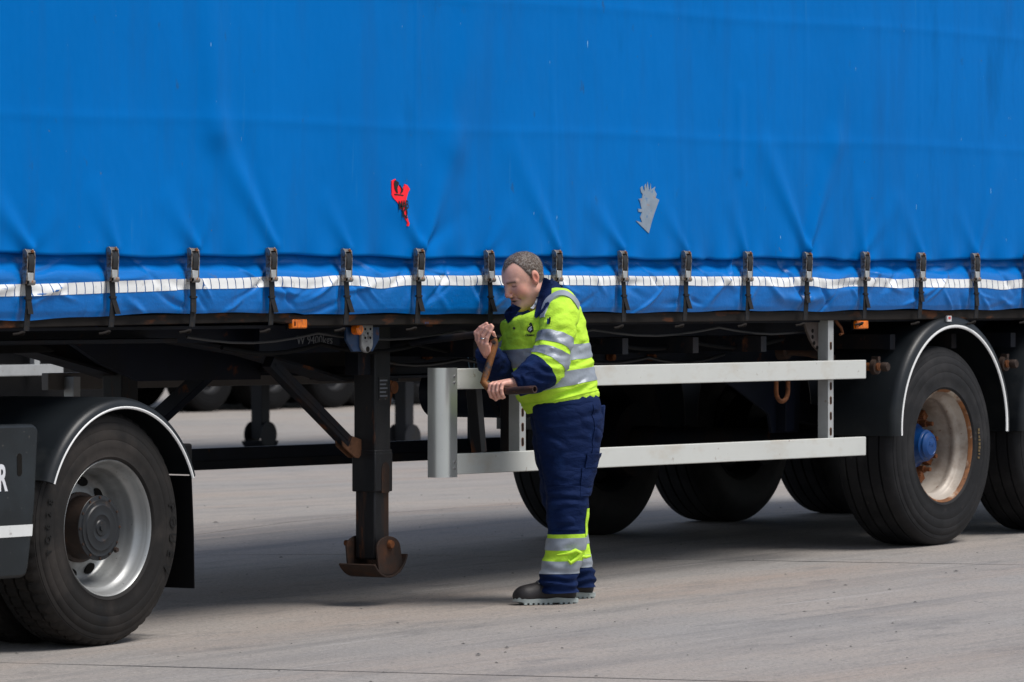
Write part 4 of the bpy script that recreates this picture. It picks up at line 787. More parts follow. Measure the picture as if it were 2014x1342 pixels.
def surface_nets(fn, lo, hi, h):
    lo = np.array(lo, float); n = np.ceil((np.array(hi) - lo) / h).astype(int) + 1
    ax = [lo[i] + h * np.arange(n[i]) for i in range(3)]
    G = np.stack(np.meshgrid(*ax, indexing='ij'), -1); Dv = fn(G.reshape(-1, 3)).reshape(n)
    ins = Dv < 0; sl = lambda o: tuple(slice(o[i], n[i] - 1 + o[i]) for i in range(3))
    C8 = [(i, j, k) for i in (0, 1) for j in (0, 1) for k in (0, 1)]
    cnt = sum(ins[sl(c)].astype(int) for c in C8); act = (cnt > 0) & (cnt < 8)
    idx = -np.ones(act.shape, int); na = act.sum(); idx[act] = np.arange(na); acc = np.zeros((na, 3)); num = np.zeros(na)
    for c in C8:
        for a in range(3):
            if c[a]: continue
            c2 = list(c); c2[a] = 1; da = Dv[sl(c)][act]; db = Dv[sl(c2)][act]; m = (da < 0) != (db < 0)
            t = np.where(m, da / np.where(m, da - db, 1), 0); p = np.tile(np.array(c, float), (na, 1)); p[:, a] += t; acc[m] += p[m]; num[m] += 1
    V = lo + (np.argwhere(act) + acc / num[:, None]) * h; F = []
    for a in range(3):
        b, c = (a + 1) % 3, (a + 2) % 3
        s0 = [slice(1, n[i] - 1) for i in range(3)]; s1 = list(s0); s0[a] = slice(0, n[a] - 1); s1[a] = slice(1, n[a]); A = ins[tuple(s0)]; B = ins[tuple(s1)]
        e = np.argwhere(A != B); fl = A[A != B]
        off = np.array([0, 0, 0]); off[b] = 1; off[c] = 1; e = e + off
        def cell(db, dc): q = e.copy(); q[:, b] -= db; q[:, c] -= dc; return idx[tuple(q.T)]
        Q = np.stack([cell(1, 1), cell(0, 1), cell(0, 0), cell(1, 0)], -1); Q[~fl] = Q[~fl][:, ::-1]; F.append(Q)
    return V, np.concatenate(F)
def ell(P, c, r):
    q = (P - np.array(c)) / np.array(r); k0 = np.linalg.norm(q, axis=1); k1 = np.linalg.norm(q / np.array(r), axis=1); return k0 * (k0 - 1) / np.maximum(k1, 1e-9)
def cap(P, a, b, ra, rb):
    a = np.array(a, float); b = np.array(b, float); d = b - a; t = np.clip(((P - a) @ d) / max(d @ d, 1e-12), 0, 1); return np.linalg.norm(P - a - t[:, None] * d, axis=1) - (ra + (rb - ra) * t)
def smin(a, b, k): h = np.clip(.5 + .5 * (b - a) / k, 0, 1); return b + (a - b) * h - k * h * (1 - h)
def smax(a, b, k): return -smin(-a, -b, k)

FD = 26.469
foot = atD(1072, 1188, FD); FO = np.array([foot[0], foot[1], gz(foot[0], foot[1])])
person = thing('person', 'worker in yellow hi vis jacket and navy cargo trousers turning the crank handle', 'person', FO, -PHI)
WORLDM.pop(person.name)                                       # its parts are built in its own frame
RL = np.stack([RV, DV, ZV])                                   # world -> local rows
def Wl(P): return RL @ (np.asarray(P) - FO)
def Lp(px, py, y): return Wl(atD(px, py, FD + y))
def resample(P, n):
    """smooth Catmull-Rom through rows of P"""
    P = np.asarray(P, float); m = len(P); out = []
    for s in np.linspace(0, m - 1, n):
        i = min(int(s), m - 2); t = s - i; p0, p1, p2, p3 = P[max(i-1, 0)], P[i], P[i+1], P[min(i+2, m-1)]
        out.append(.5 * ((2*p1) + (-p0+p2)*t + (2*p0-5*p1+4*p2-p3)*t*t + (-p0+3*p1-3*p2+p3)*t**3))
    return np.array(out)
def normals(G, closed=True):
    """outward normals of a ring grid (rings, around, 3)"""
    du = np.roll(G, -1, 1) - np.roll(G, 1, 1); dv = np.gradient(G, axis=0); n = np.cross(du, dv); n /= np.maximum(np.linalg.norm(n, axis=2, keepdims=True), 1e-9)
    c = G.mean(1, keepdims=True); s = np.sign((n * (G - c)).sum()); return n * (s if s else 1)
def folds(G, amp, sc, seed, ridged=False):
    N_ = normals(G); d = np.zeros(G.shape[:2])
    for i in range(G.shape[0]):
        for j in range(G.shape[1]):
            p = Vector(G[i, j] * np.array(sc)) + Vector((seed, seed * 1.3, -seed)); w = mnoise.noise_vector(p * .6) * .5
            v = mnoise.noise(p + w); v2 = mnoise.noise((p + w) * 2.3)
            d[i, j] = (1 - 2.4 * abs(v) if ridged else v) + .4 * v2
    return G + N_ * (d * amp)[:, :, None]
def patch(name, G, i0, i1, j0, j1, off, m, par, thick=.003, label=None, smooth=True):
    """a panel cut out of a ring grid and raised off it"""
    n = G.shape[1]; N_ = normals(G); J = [(j0 + k) % n for k in range(j1 - j0 + 1)]; A = G[i0:i1+1][:, J] + N_[i0:i1+1][:, J] * off; B = G[i0:i1+1][:, J] + N_[i0:i1+1][:, J] * (off - thick)
    r, k = A.shape[:2]; mb = MB(); o = r * k; F = [(i*k+j, (i+1)*k+j, (i+1)*k+j+1, i*k+j+1) for i in range(r-1) for j in range(k-1)]
    F += [(o+a, o+d, o+c, o+b) for a, b, c, d in F]
    bd = [(0, j, 0, j+1) for j in range(k-1)] + [(r-1, j+1, r-1, j) for j in range(k-1)] + [(i+1, 0, i, 0) for i in range(r-1)] + [(i, k-1, i+1, k-1) for i in range(r-1)]
    F += [(a*k+b, c*k+d, o+c*k+d, o+a*k+b) for a, b, c, d in bd]
    mb.add(np.concatenate([A.reshape(-1, 3), B.reshape(-1, 3)]), F); return link(name, mb.mesh(name, [m], smooth, 40), par, None, 0, label)
def band(name, G, i0, i1, off, m, par): return patch(name, G, i0, i1, 0, G.shape[1], off, m, par, .003)
def ring_mesh(name, G, mats, par, mis=None, caps=True, angle=60):
    mb = MB(); mb.rings([list(r) for r in G], True, caps, mis[-1] if mis else 0, mis); return link(name, mb.mesh(name, mats, True, angle), par)

def crease(G, lines):
    """long cloth folds: a furrow with a raised lip, along lines measured on the visible side"""
    N_ = normals(G); W2 = G.reshape(-1, 3) @ RL + FO; q = W2 - CAM; Dd = q @ FW; sx = 1007 + F0 * (q @ RV) / Dd; sy = 671 - F0 * (q @ UP) / Dd; vis = (N_.reshape(-1, 3)[:, 1] < .25); d = np.zeros(len(sx))
    for x0, y0, x1, y1, amp, w in lines:
        dx, dy = x1 - x0, y1 - y0; L_ = math.hypot(dx, dy); t = ((sx - x0) * dx + (sy - y0) * dy) / L_**2; c = (-(sx - x0) * dy + (sy - y0) * dx) / L_ + 2.5 * np.sin(t * 3.14) ; tc = np.clip(t, -.3, 1.3)
        env = np.exp(-np.clip(np.abs(t - .5) - .32, 0, 9)**2 * 40) * (1 - .4 * tc); d += vis * amp * env * (-np.exp(-(c / w)**2) + .75 * np.exp(-((c + 1.7 * w) / (1.3 * w))**2) + .35 * np.exp(-((c - 2 * w) / (1.5 * w))**2))
    return G + N_ * (d.reshape(G.shape[:2]))[:, :, None]
# torso of the jacket
YC = .125; PSI = math.radians(24)
TOR = [((1040, 814), (1174, 780), .195), ((1029, 800), (1174, 768), .205), ((1019, 786), (1172, 755), .205), ((1007, 762), (1167, 736), .208), ((998, 735), (1163, 710), .208), ((990, 700), (1157, 684), .205), ((988, 668), (1150, 655), .203),
       ((988, 645), (1143, 624), .200), ((991, 633), (1135, 600), .192), ((1000, 630), (1124, 583), .165), ((1016, 634), (1106, 572), .118), ((1034, 640), (1088, 568), .08)]
def ring_from(Fp, Bp, b, yc, psi, n=72, ex=2.35):
    A_, B_ = Lp(*Fp, yc), Lp(*Bp, yc); c = (A_ + B_) / 2; e = (B_ - A_) / 2; h = np.linalg.norm(e); e /= h
    a = math.sqrt(max(h*h - (b*math.sin(psi))**2, (.5*h)**2)) / math.cos(psi); out = []
    for k in range(n):
        t = 2*math.pi*k/n; ct, st = math.cos(t), math.sin(t); p = 2 / ex; u0 = a * math.copysign(abs(ct)**p, ct); v0 = b * math.copysign(abs(st)**p, st)
        u = u0 * math.cos(psi) + v0 * math.sin(psi); v = -u0 * math.sin(psi) + v0 * math.cos(psi)      # t=0 back, t=pi front, t=3pi/2 near (left) side
        out.append(c + e * u * 1.0 + np.array([0, v, 0]))
    return np.array(out)
NT = 96
T0 = np.array([ring_from(F_, B_, b, YC, -PSI) for F_, B_, b in TOR]); TG_ = resample(T0.reshape(len(T0), -1), NT).reshape(NT, 72, 3)
TGf = folds(TG_, .012, (5, 5, 9), 3.0); TGf = folds(TGf, .006, (7, 7, 13), 9.0, True); rmp = np.clip((np.arange(NT) - 6) / 14., .15, 1)[:, None, None]; TGf = TG_ + (TGf - TG_) * rmp; TGf = crease(TGf, [(1168, 702, 1112, 722, .010, 4), (1172, 752, 1080, 786, .009, 4), (1120, 640, 1150, 690, .009, 4), (1128, 690, 1160, 672, .008, 4), (1150, 742, 1120, 764, .008, 3.5), (1030, 690, 1064, 712, .010, 4), (1026, 660, 1046, 690, .009, 4), (1000, 668, 1020, 660, .007, 4), (1042, 640, 1034, 664, .008, 4), (1172, 768, 1168, 790, .006, 3), (1160, 772, 1156, 792, .006, 3), (1146, 776, 1140, 797, .005, 3), (1098, 790, 1090, 808, .005, 3), (1070, 794, 1062, 812, .005, 3)])
wst = np.exp(-((np.arange(NT) - 13) / 4.)**2)[:, None, None]; TGf = TGf - normals(TGf) * .008 * wst                     # drawn in above the waistband
jk = ring_mesh('jacket', TGf, [M['hivis']], person)
ti = lambda y: int(np.argmin(np.abs(TG_[:, 0, 2] - Lp(1175, y, YC)[2])))      # ring index from the height at the back
band('reflective_band', TGf, ti(748), ti(722), .002, M['reflect'], jk); band('reflective_band', TGf, ti(703), ti(677), .002, M['reflect'], jk)
jn = lambda deg: int(round(deg / 5)) % 72
patch('chest_pocket', TGf, ti(676), ti(638), jn(228), jn(228) + 5, .005, M['hivis'], jk); patch('pocket_flap', TGf, ti(640), ti(626), jn(227), jn(227) + 6, .009, M['hivis'], jk)
patch('waist_seam', TGf, 9, 10, 0, 72, .003, M['hivis'], jk)
# collar, standing open round the neck
COLR = [((992, 652), (1108, 592), .165, .030), ((996, 645), (1106, 578), .150, .020), ((1006, 640), (1098, 564), .126, .010), ((1016, 636), (1089, 553), .110, 0), ((1021, 636), (1084, 549), .102, 0), ((1027, 640), (1079, 555), .090, 0), ((1036, 650), (1074, 574), .078, 0)]
CG = np.array([ring_from(F_, B_, b, YC - .005, -PSI) for F_, B_, b, _ in COLR])
for k_, (_, _, b, dr) in enumerate(COLR): CG[k_, :, 2] -= dr * np.clip((YC - .005 - CG[k_, :, 1]) / b, 0, 1)**1.5 - .034 * np.clip((CG[k_, :, 1] - YC) / b, 0, 1); CG = resample(CG.reshape(len(CG), -1), 26).reshape(26, 72, 3); CG = folds(CG, .005, (14, 14, 10), 5.0)
J = [(jn(262) + k) % 72 for k in range(44)]; mb = MB(); mb.rings([list(r[J]) for r in CG], False, False); cl = link('collar', mb.mesh('collar', [M['trousers']], True, 60), jk); so = cl.modifiers.new('solid', 'SOLIDIFY'); so.thickness = .005
# chest print: a dark drop emblem over small lettering
def on_chest(px, py, off=.010, Gr=None):
    Gr = TGf if Gr is None else Gr; G2 = Gr.reshape(-1, 3); N2 = normals(Gr).reshape(-1, 3); front = N2[:, 1] < -.1
    W2 = G2 @ RL + FO; q = W2 - CAM; Dd = q @ FW; sx = 1007 + F0 * (q @ RV) / Dd; sy = 671 - F0 * (q @ UP) / Dd
    k = np.argmin((sx - px)**2 + (sy - py)**2 + np.where(front, 0, 1e6)); return G2[k] + N2[k] * off, N2[k]
P_, N_ = on_chest(1046, 648); zax = Vector(N_).normalized(); yax = (Vector((0, 0, 1)) - zax * zax.z).normalized(); xax = yax.cross(zax); MB_ = Matrix((xax, yax, zax)).transposed().to_4x4(); MB_.translation = Vector(P_)
mb = MB(); drop = [(.017 * math.sin(t) * (1 if t < math.pi else 1), -.017 * math.cos(t)) for t in np.linspace(-2.3, 2.3, 22)] + [(.003, .030), (-.003, .030)]; mb.prism(drop, -.001, .0005, axis='Z'); me = mb.mesh('emblem', [M['black_ink']]); me.transform(MB_); em = link('emblem', me, jk)
mb = MB()
for a_, b_, w_ in (((-.010, -.006), (-.002, .008), .004), ((-.002, .008), (.007, .010), .004), ((0, .002), (.010, -.002), .005), ((-.002, -.010), (.004, -.002), .005), ((-.009, .004), (-.004, -.002), .003)): mb.bar((*a_, .001), (*b_, .001), w_, .001, up=(0, 0, 1))
me = mb.mesh('emblem_figure', [M['whiteprint']]); me.transform(MB_); link('emblem_figure', me, jk)
me = text_mesh('CREMAN', .0125, .0004, M['black_ink'], 1.0, .0004); me.transform(MB_ @ Matrix.Translation((.0, -.030, .001))); link('lettering', me, jk)
P_, _ = on_chest(1012, 645, .010); mb = MB(); mb.lathe([(-.003, 0), (-.003, .005), (.002, .006)], P_, 10); link('press_stud', mb.mesh('press_stud', [M['black_ink']]), jk)

# sleeves
def sleeve(pts, n, seed, split, bands, amp=.006):
    P = np.array([[*Lp(x, y, d), r / 423.] for x, y, d, r in pts]); Q = resample(P, n); rr = []; u = None
    for i in range(n):
        t = Vector(Q[min(i+1, n-1), :3] - Q[max(i-1, 0), :3]).normalized(); u = t.orthogonal() if u is None else u
        u = (u - t * u.dot(t)).normalized(); w = t.cross(u)
        rr.append([np.array(Vector(Q[i, :3]) + (u * math.cos(a) + w * math.sin(a)) * Q[i, 3]) for a in np.linspace(0, 2*math.pi, 49)[:-1]])
    G = np.array(rr); G = folds(G, amp, (9, 9, 9), seed); G = folds(G, amp * 1.2, (13, 13, 22), seed + 4, True)
    G = crease(G, [(1126, 596, 1096, 622, .007, 5), (1076, 628, 1108, 612, .006, 4), (1120, 640, 1084, 654, .007, 4), (1070, 700, 1098, 690, .008, 4), (1102, 716, 1070, 712, .010, 4), (1096, 732, 1058, 724, .010, 4), (1084, 746, 1050, 742, .008, 4), (1050, 725, 1030, 742, .007, 3.5), (1022, 738, 1030, 764, .005, 3)])
    s = ring_mesh('sleeve', G, [M['hivis'], M['trousers']], jk, [0 if i < split * n else 1 for i in range(n - 1)])
    for a, b in bands: band('reflective_band', G, int(a * n), int(b * n), .0022, M['reflect'], jk)
    return G
SL = sleeve([(1090, 590, .045, 28), (1100, 608, -.015, 38), (1098, 640, -.08, 36), (1089, 683, -.122, 35), (1076, 718, -.150, 37), (1052, 738, -.180, 34), (1032, 748, -.195, 29), (1014, 756, -.205, 22)], 84, 2.0, .61, [(.365, .44), (.475, .55)])
SR = sleeve([(1044, 642, .20, 24), (1026, 654, .225, 30), (1012, 680, .215, 31), (1000, 708, .17, 33), (987, 728, .11, 32), (972, 718, .0, 29), (963, 703, -.08, 25), (957, 693, -.125, 21)], 84, 7.0, .60, [(.33, .41), (.47, .55)])

P_, _ = on_chest(1076, 634, .005, SL); mb = MB(); mb.tube([P_ + [0, 0, -.01], P_ + [.002, 0, .016]], .004, 8); link('pen', mb.mesh('pen', [M['hubblue']]), jk); mb = MB(); mb.tube([P_ + [.008, 0, -.01], P_ + [.011, 0, .022]], .0045, 8); link('pen', mb.mesh('pen', [M['black_ink']]), jk)
# strip over the shoulder, laid on whatever cloth is nearest
def ribbon(name, pxs, width, m, par, off=.004, n=40):
    G = np.concatenate([TGf.reshape(-1, 3), SL.reshape(-1, 3)]); NN = np.concatenate([normals(TGf).reshape(-1, 3), normals(SL).reshape(-1, 3)])
    W2 = G @ RL + FO; q = W2 - CAM; Dd = q @ FW; sx = 1007 + F0 * (q @ RV) / Dd; sy = 671 - F0 * (q @ UP) / Dd; Q = resample(pxs, n); P = []; Nn = []
    for x, y in Q:
        d2 = (sx - x)**2 + (sy - y)**2; k = np.argmin(d2 * .004 + (Dd - 26) * 1.0); P.append(G[k]); Nn.append(NN[k])
    P, Nn = np.array(P), np.array(Nn); ker = np.array([1, 2, 3, 4, 3, 2, 1]) / 16.
    sm = lambda X_: np.stack([np.convolve(np.pad(X_[:, i], 3, 'edge'), ker, 'valid') for i in range(3)], 1)
    P = sm(sm(P)); Nn = sm(sm(Nn)); Nn /= np.linalg.norm(Nn, axis=1, keepdims=True); T = np.gradient(P, axis=0); S = np.cross(T, Nn); S /= np.linalg.norm(S, axis=1, keepdims=True); rr = []
    for p, nn, s in zip(P, Nn, S): rr.append([p + nn * off + s * width * k - nn * .012 * (abs(k) * 2)**2 * 0 for k in (-.5, -.25, 0, .25, .5)] + [p - nn * .02 + s * width * k for k in (.5, .25, 0, -.25, -.5)])
    mb = MB(); mb.rings(rr); return link(name, mb.mesh(name, [m], True, 50), par)
def drape(name, ea, eb, m, par, off=.010, thick=.006, ya=None, yb=None, n=22, k=7, sleeve_too=True):
    G = np.concatenate([TGf.reshape(-1, 3)] + ([SL.reshape(-1, 3)] if sleeve_too else [])); W2 = G @ RL + FO; q = W2 - CAM; Dd = q @ FW; sx = 1007 + F0 * (q @ RV) / Dd; sy = 671 - F0 * (q @ UP) / Dd
    A_, B_ = resample(ea, n), resample(eb, n); Yv = np.zeros((n, k)); XY = np.zeros((n, k, 2))
    for i in range(n):
        for j in range(k):
            XY[i, j] = A_[i] * (1 - j / (k - 1)) + B_[i] * j / (k - 1); d2 = (sx - XY[i, j, 0])**2 + (sy - XY[i, j, 1])**2; Yv[i, j] = G[np.argmin(d2 * .002 + (Dd - 26))][1] - off
    for _ in range(3): Yp = np.pad(Yv, 1, 'edge'); Yv = (Yp[:-2, 1:-1] + Yp[2:, 1:-1] + Yp[1:-1, :-2] + Yp[1:-1, 2:] + 2 * Yv) / 6
    if ya is not None: ya_ = np.interp(np.linspace(0, 1, n), np.linspace(0, 1, len(ya)), ya); yb_ = np.interp(np.linspace(0, 1, n), np.linspace(0, 1, len(yb)), yb); w = np.linspace(0, 1, k)[None, :]; Yv = np.minimum(Yv, ya_[:, None] * (1 - w) + yb_[:, None] * w)
    P = [[Lp(XY[i, j, 0], XY[i, j, 1], Yv[i, j]) for j in range(k)] for i in range(n)]; mb = MB()
    mb.rings([[p for p in row] + [p + np.array([0, thick, 0]) for p in row[::-1]] for row in P]); return link(name, mb.mesh(name, [m], True, 50), par)
drape('lapel', [(1069, 546), (1062, 572), (1055, 600), (1051, 622)], [(1076, 547), (1085, 563), (1079, 602), (1054, 627)], M['trousers'], jk, .022, .012, (.10, .05, .03, .015), (.10, .02, -.01, .0))
drape('lapel', [(1026, 606), (1019, 613), (1013, 622)], [(1008, 598), (992, 617), (999, 637)], M['trousers'], jk, .008, .008, sleeve_too=False)
drape('shirt_collar', [(1061, 574), (1051, 597), (1043, 606)], [(1065, 572), (1056, 597), (1049, 608)], M['reflect'], jk, .014, .006, (.05, .025, .015), (.045, .02, .01), k=4)
drape('placket', [(1000, 636), (1006, 662), (1019, 706)], [(1013, 628), (1023, 660), (1034, 704)], M['hivis'], jk, .007, .008, sleeve_too=False)
ribbon('shoulder_strip', [(1066, 628), (1069, 612), (1076, 595), (1088, 581), (1104, 576), (1120, 580), (1132, 591), (1141, 606)], .040, M['reflect'], jk)

# trousers
def leg(rows, seed, hem_amp):
    P = []
    for y, l, r, yc, b in rows: P.append(ring_from((l, y), (r, y - 2), b, yc, -.25, 56, 2.15))
    P = np.array(P); G = resample(P.reshape(len(P), -1), 110).reshape(110, 56, 3)
    G = folds(G, .008, (5, 5, 9), seed); G = folds(G, .0055, (6, 6, 15), seed + 3, True)
    z = G[:, :, 2]; k = np.clip((.20 - z) / .12, 0, 1); th = np.linspace(0, 2*math.pi, 57)[:-1][None, :]
    G = G + normals(G) * (hem_amp * k * np.sin(z * 150 + 1.5 * np.sin(th * 2 + seed)))[:, :, None]; return G
LN = leg([(775, 1062, 1168, .08, .125), (800, 1050, 1182, .06, .145), (850, 1053, 1183, .05, .135), (900, 1062, 1176, .04, .120), (950, 1072, 1164, .03, .110), (985, 1077, 1158, .02, .102), (1040, 1078, 1154, .01, .095), (1080, 1074, 1150, .005, .092), (1110, 1068, 1143, 0, .092), (1140, 1060, 1136, 0, .092), (1167, 1062, 1136, 0, .088)], 4.0, .006)
LF = leg([(775, 1062, 1160, .17, .125), (800, 1045, 1170, .20, .140), (850, 1047, 1166, .22, .130), (900, 1053, 1160, .23, .118), (950, 1063, 1156, .25, .110), (1000, 1072, 1153, .28, .100), (1045, 1082, 1155, .30, .095), (1085, 1094, 1159, .315, .092), (1110, 1100, 1162, .32, .090), (1135, 1104, 1169, .33, .090), (1155, 1106, 1168, .33, .085)], 13.0, .006)
def leg_mats(G, rows):
    zc = G[:, :, 2].mean(1); return [1 if rows[0] > .5 * (zc[i] + zc[i+1]) > rows[1] else 0 for i in range(len(G) - 1)]
LN = crease(LN, [(1182, 812, 1090, 834, .008, 5), (1064, 846, 1120, 880, .008, 5), (1076, 905, 1122, 888, .009, 5), (1076, 980, 1150, 986, .010, 4.5), (1086, 1006, 1140, 996, .010, 4.5), (1082, 1044, 1138, 1032, .009, 4.5), (1080, 940, 1112, 950, .007, 4), (1064, 1140, 1120, 1146, .008, 3.5), (1066, 1154, 1128, 1158, .007, 3), (1140, 830, 1176, 870, .006, 5)])
trs = None; zz = lambda y, d: Lp(1100, y, d)[2]
for G, d, sh in ((LN, 0, 0), (LF, .32, -12)):
    mis = leg_mats(G, (zz(1051 + sh, d), zz(1128 + sh, d)))
    if trs is None: trs = ring_mesh('trousers', G, [M['trousers'], M['hivis']], person, mis); par_ = trs
    else: par_ = ring_mesh('trouser_leg', G, [M['trousers'], M['hivis']], trs, mis)
    zc = G[:, :, 2].mean(1); ii = lambda y: int(np.argmin(np.abs(zc - zz(y + sh, d))))
    band('reflective_band', G, ii(1058), ii(1081), .002, M['reflect'], trs); band('reflective_band', G, ii(1104), ii(1128), .002, M['reflect'], trs)
zc = LN[:, :, 2].mean(1); ii = lambda y: int(np.argmin(np.abs(zc - zz(y, 0)))); jl = lambda deg: int(round(deg / 360 * 56)) % 56
patch('calf_panel', LN, ii(1003), ii(1052), jl(318), jl(318) + 5, .004, M['hivis'], trs)
patch('pocket_flap', LN, ii(892), ii(918), jl(292), jl(292) + 9, .010, M['trousers'], trs, .006); patch('cargo_pocket', LN, ii(918), ii(976), jl(284), jl(284) + 11, .007, M['trousers'], trs, .006)
patch('side_seam', LN, ii(795), ii(890), jl(300), jl(300) + 1, .004, M['trousers'], trs); patch('knee_pad_pocket', LN, ii(955), ii(1040), jl(200), jl(200) + 14, .005, M['trousers'], trs)
mb = MB(); pk = [Lp(1168, 800, .02), Lp(1190, 797, .06), Lp(1186, 850, .06), Lp(1172, 886, .03)]; mb.rings([[pk[0], pk[1], pk[2], pk[3]], [p + np.array([.004, .10, 0]) for p in pk]]); link('back_pocket', mb.mesh('back_pocket', [M['trousers']]), trs).modifiers.new('bevel', 'BEVEL').width = .006
mb = MB(); mb.tube([Lp(1096, 1092, -.09), Lp(1116, 1090, -.10), Lp(1132, 1083, -.095), Lp(1141, 1087, -.08), Lp(1136, 1098, -.085), Lp(1122, 1108, -.10), Lp(1117, 1102, -.105)], [.004, .008, .010, .011, .010, .009, .006], 12); link('fabric_fold', mb.mesh('fabric_fold', [M['hivis']], True, 80), trs)
mb = MB(); mb.tube([Lp(1140, 1094, -.03), Lp(1152, 1096, -.02), Lp(1161, 1094, .0)], [.008, .008, .006], 10); link('fabric_fold', mb.mesh('fabric_fold', [M['hivis']], True, 80), trs)

# shoes
def shoe(heel, toe, yh, yt, zg):
    a = Lp(*heel, yh); b = Lp(*toe, yt); a[2] = b[2] = zg; f = b - a; Ls = np.linalg.norm(f); f /= Ls; s = np.array([-f[1], f[0], 0])
    def loc(P): q = P - a; return np.stack([q @ f, q @ s, q[:, 2]], -1)
    def upper(P):
        q = loc(P); d = ell(q, (Ls - .058, 0, .038), (.060, .046, .046)); d = smin(d, cap(q, (.05, 0, .05), (Ls - .07, 0, .042), .040, .042), .03); d = smin(d, cap(q, (.048, 0, .05), (.06, 0, .125), .040, .048), .02)
        d = smin(d, cap(q, (.10, 0, .10), (Ls - .11, 0, .062), .034, .034), .03); return smax(d, .018 - q[:, 2], .004)
    lo = np.minimum(a, b) - [.09, .09, .03]; hi = np.maximum(a, b) + [.09, .09, .19]; lo[2] = zg - .01; hi[2] = zg + .19
    V, F = surface_nets(upper, lo, hi, .005); mb = MB(); mb.add(V, F); u = link('shoe', mb.mesh('shoe', [M['shoe']], True, 80), person)
    out = [(x, w) for x, w in [(-.004, 0), (.0, .022), (.015, .036), (.05, .042), (.11, .038), (.16, .040), (Ls - .09, .049), (Ls - .05, .048), (Ls - .02, .036), (Ls - .004, .018), (Ls, 0)]]
    poly = [(x, -w) for x, w in out] + [(x, w) for x, w in out[::-1][1:-1]]; P3 = lambda x, w, z: a + f * x + s * w + np.array([0, 0, z]); wave = lambda x: .026 + .006 * math.exp(-((x - .10) / .035)**2) + .012 * max(0, (x - Ls + .05) / .05)
    mb = MB(); mb.rings([[P3(x, w, .008 if Ls - .035 > x else .014) for x, w in poly], [P3(x * 1.0, w * 1.03, wave(x)) for x, w in poly]]); sl = link('sole', mb.mesh('sole', [M['sole']]), u)
    mb = MB()
    for k in range(11):
        x = .008 + k * (Ls - .05) / 10.5
        if .085 < x < .125: continue
        for sg in (-1, 1):
            wv = np.interp(x, [o[0] for o in out], [o[1] for o in out]); c = P3(x + .006, sg * (wv - .010), 0); mb.rings([[c + f*i*.007 + s*j*.010 + np.array([0, 0, z]) for i, j in ((-1,-1),(1,-1),(1,1),(-1,1))] for z in (.0, .010)])
    link('tread_lug_row', mb.mesh('tread_lug_row', [M['sole']]), u)['kind'] = 'stuff'
    mb = MB()
    for k in range(3):
        c0 = P3(Ls - .115 - k * .022, -.026, .096 + k * .014); c1 = P3(Ls - .120 - k * .022, .026, .096 + k * .014); mb.tube([c0, (c0 + c1) / 2 + np.array([0, 0, .012]), c1], .0035, 6)
    link('shoelace', mb.mesh('shoelace', [M['greypart']]), u)
def zloc(y_, x_): w = FO + RL.T @ np.array([x_, y_, 0]); return gz(w[0], w[1]) - FO[2]
shoe((1135, 1186), (1009, 1189), .03, -.055, zloc(0, 0)); shoe((1169, 1174), (1058, 1178), .34, .27, zloc(.32, .15))

# body: head, neck, trunk and limbs, hands
HB, HP, HS = math.radians(35), math.radians(24), 1.04
fh = np.array([-math.cos(HB), -math.sin(HB), 0]); hf = fh * math.cos(HP) - ZV * math.sin(HP); hu = ZV * math.cos(HP) + fh * math.sin(HP); hl = np.cross(hu, hf)
HC = Lp(1049, 549, .02) - hl * .078 * HS; RH = np.stack([hf, hl, hu])
def toH(P): return ((P - HC) @ RH.T) / HS
neck_b = (Wl(RL.T @ Lp(1078, 620, YC) + FO)); neck_h = toH(neck_b[None])[0]
def head_sdf(P):
    q = toH(P); qs = q.copy(); qs[:, 1] = np.abs(q[:, 1])
    d = ell(q, (-.006, 0, .034), (.100, .077, .084)); d = smin(d, ell(q, (.030, 0, -.022), (.060, .060, .084)), .03)
    d = smin(d, cap(qs, (.0, .052, -.055), (.070, .016, -.094), .022, .022), .03); d = smin(d, ell(q, (.076, 0, -.097), (.020, .022, .018)), .02)
    d = smin(d, ell(qs, (.055, .038, -.032), (.030, .027, .034)), .02); d = smin(d, ell(q, (.040, 0, -.105), (.045, .045, .026)), .03)         # cheeks, double chin
    d = smin(d, cap(qs, (.069, .046, .020), (.091, .010, .023), .0075, .009), .014)                                                            # brow
    d = smax(d, -ell(qs, (.098, .034, .003), (.022, .019, .011)), .010)                                                                        # sockets
    d = smin(d, ell(qs, (.073, .033, .003), (.013, .014, .012)), .003); d = smin(d, cap(qs, (.082, .021, .008), (.074, .047, .005), .0045, .0045), .003)  # eyes, lids
    d = smin(d, cap(q, (.090, 0, .010), (.109, 0, -.031), .0085, .0125), .010); d = smin(d, ell(qs, (.100, .0135, -.039), (.013, .009, .009)), .006); d = smax(d, -ell(qs, (.108, .007, -.047), (.006, .004, .004)), .003)
    d = smin(d, cap(qs, (.094, .0, -.060), (.082, .024, -.064), .0065, .004), .006); d = smin(d, cap(qs, (.090, 0, -.080), (.080, .020, -.077), .0075, .004), .006)
    d = smax(d, -ell(q, (.100, 0, -.0695), (.016, .021, .0045)), .003)                                                                         # parted lips
    d = smax(d, -cap(qs, (.088, .022, -.040), (.070, .034, -.066), .004, .003), .010)                                                          # nasolabial fold
    d = smin(d, cap(q, (-.028, 0, -.03), neck_h, .058, .064), .03)
    e = q.copy(); e[:, 1] = qs[:, 1]; er = smin(ell(e, (-.014, .081, .008), (.019, .0075, .028)), ell(e, (-.008, .078, -.016), (.012, .0075, .017)), .008); er = smax(er, -ell(e, (-.007, .090, .003), (.0105, .008, .018)), .003)
    d = smin(d, er, .005); return d * HS
lo = HC - np.array([.155, .14, .155]); hi = HC + np.array([.14, .14, .145])
hV, hF = surface_nets(head_sdf, lo, hi, .0030)
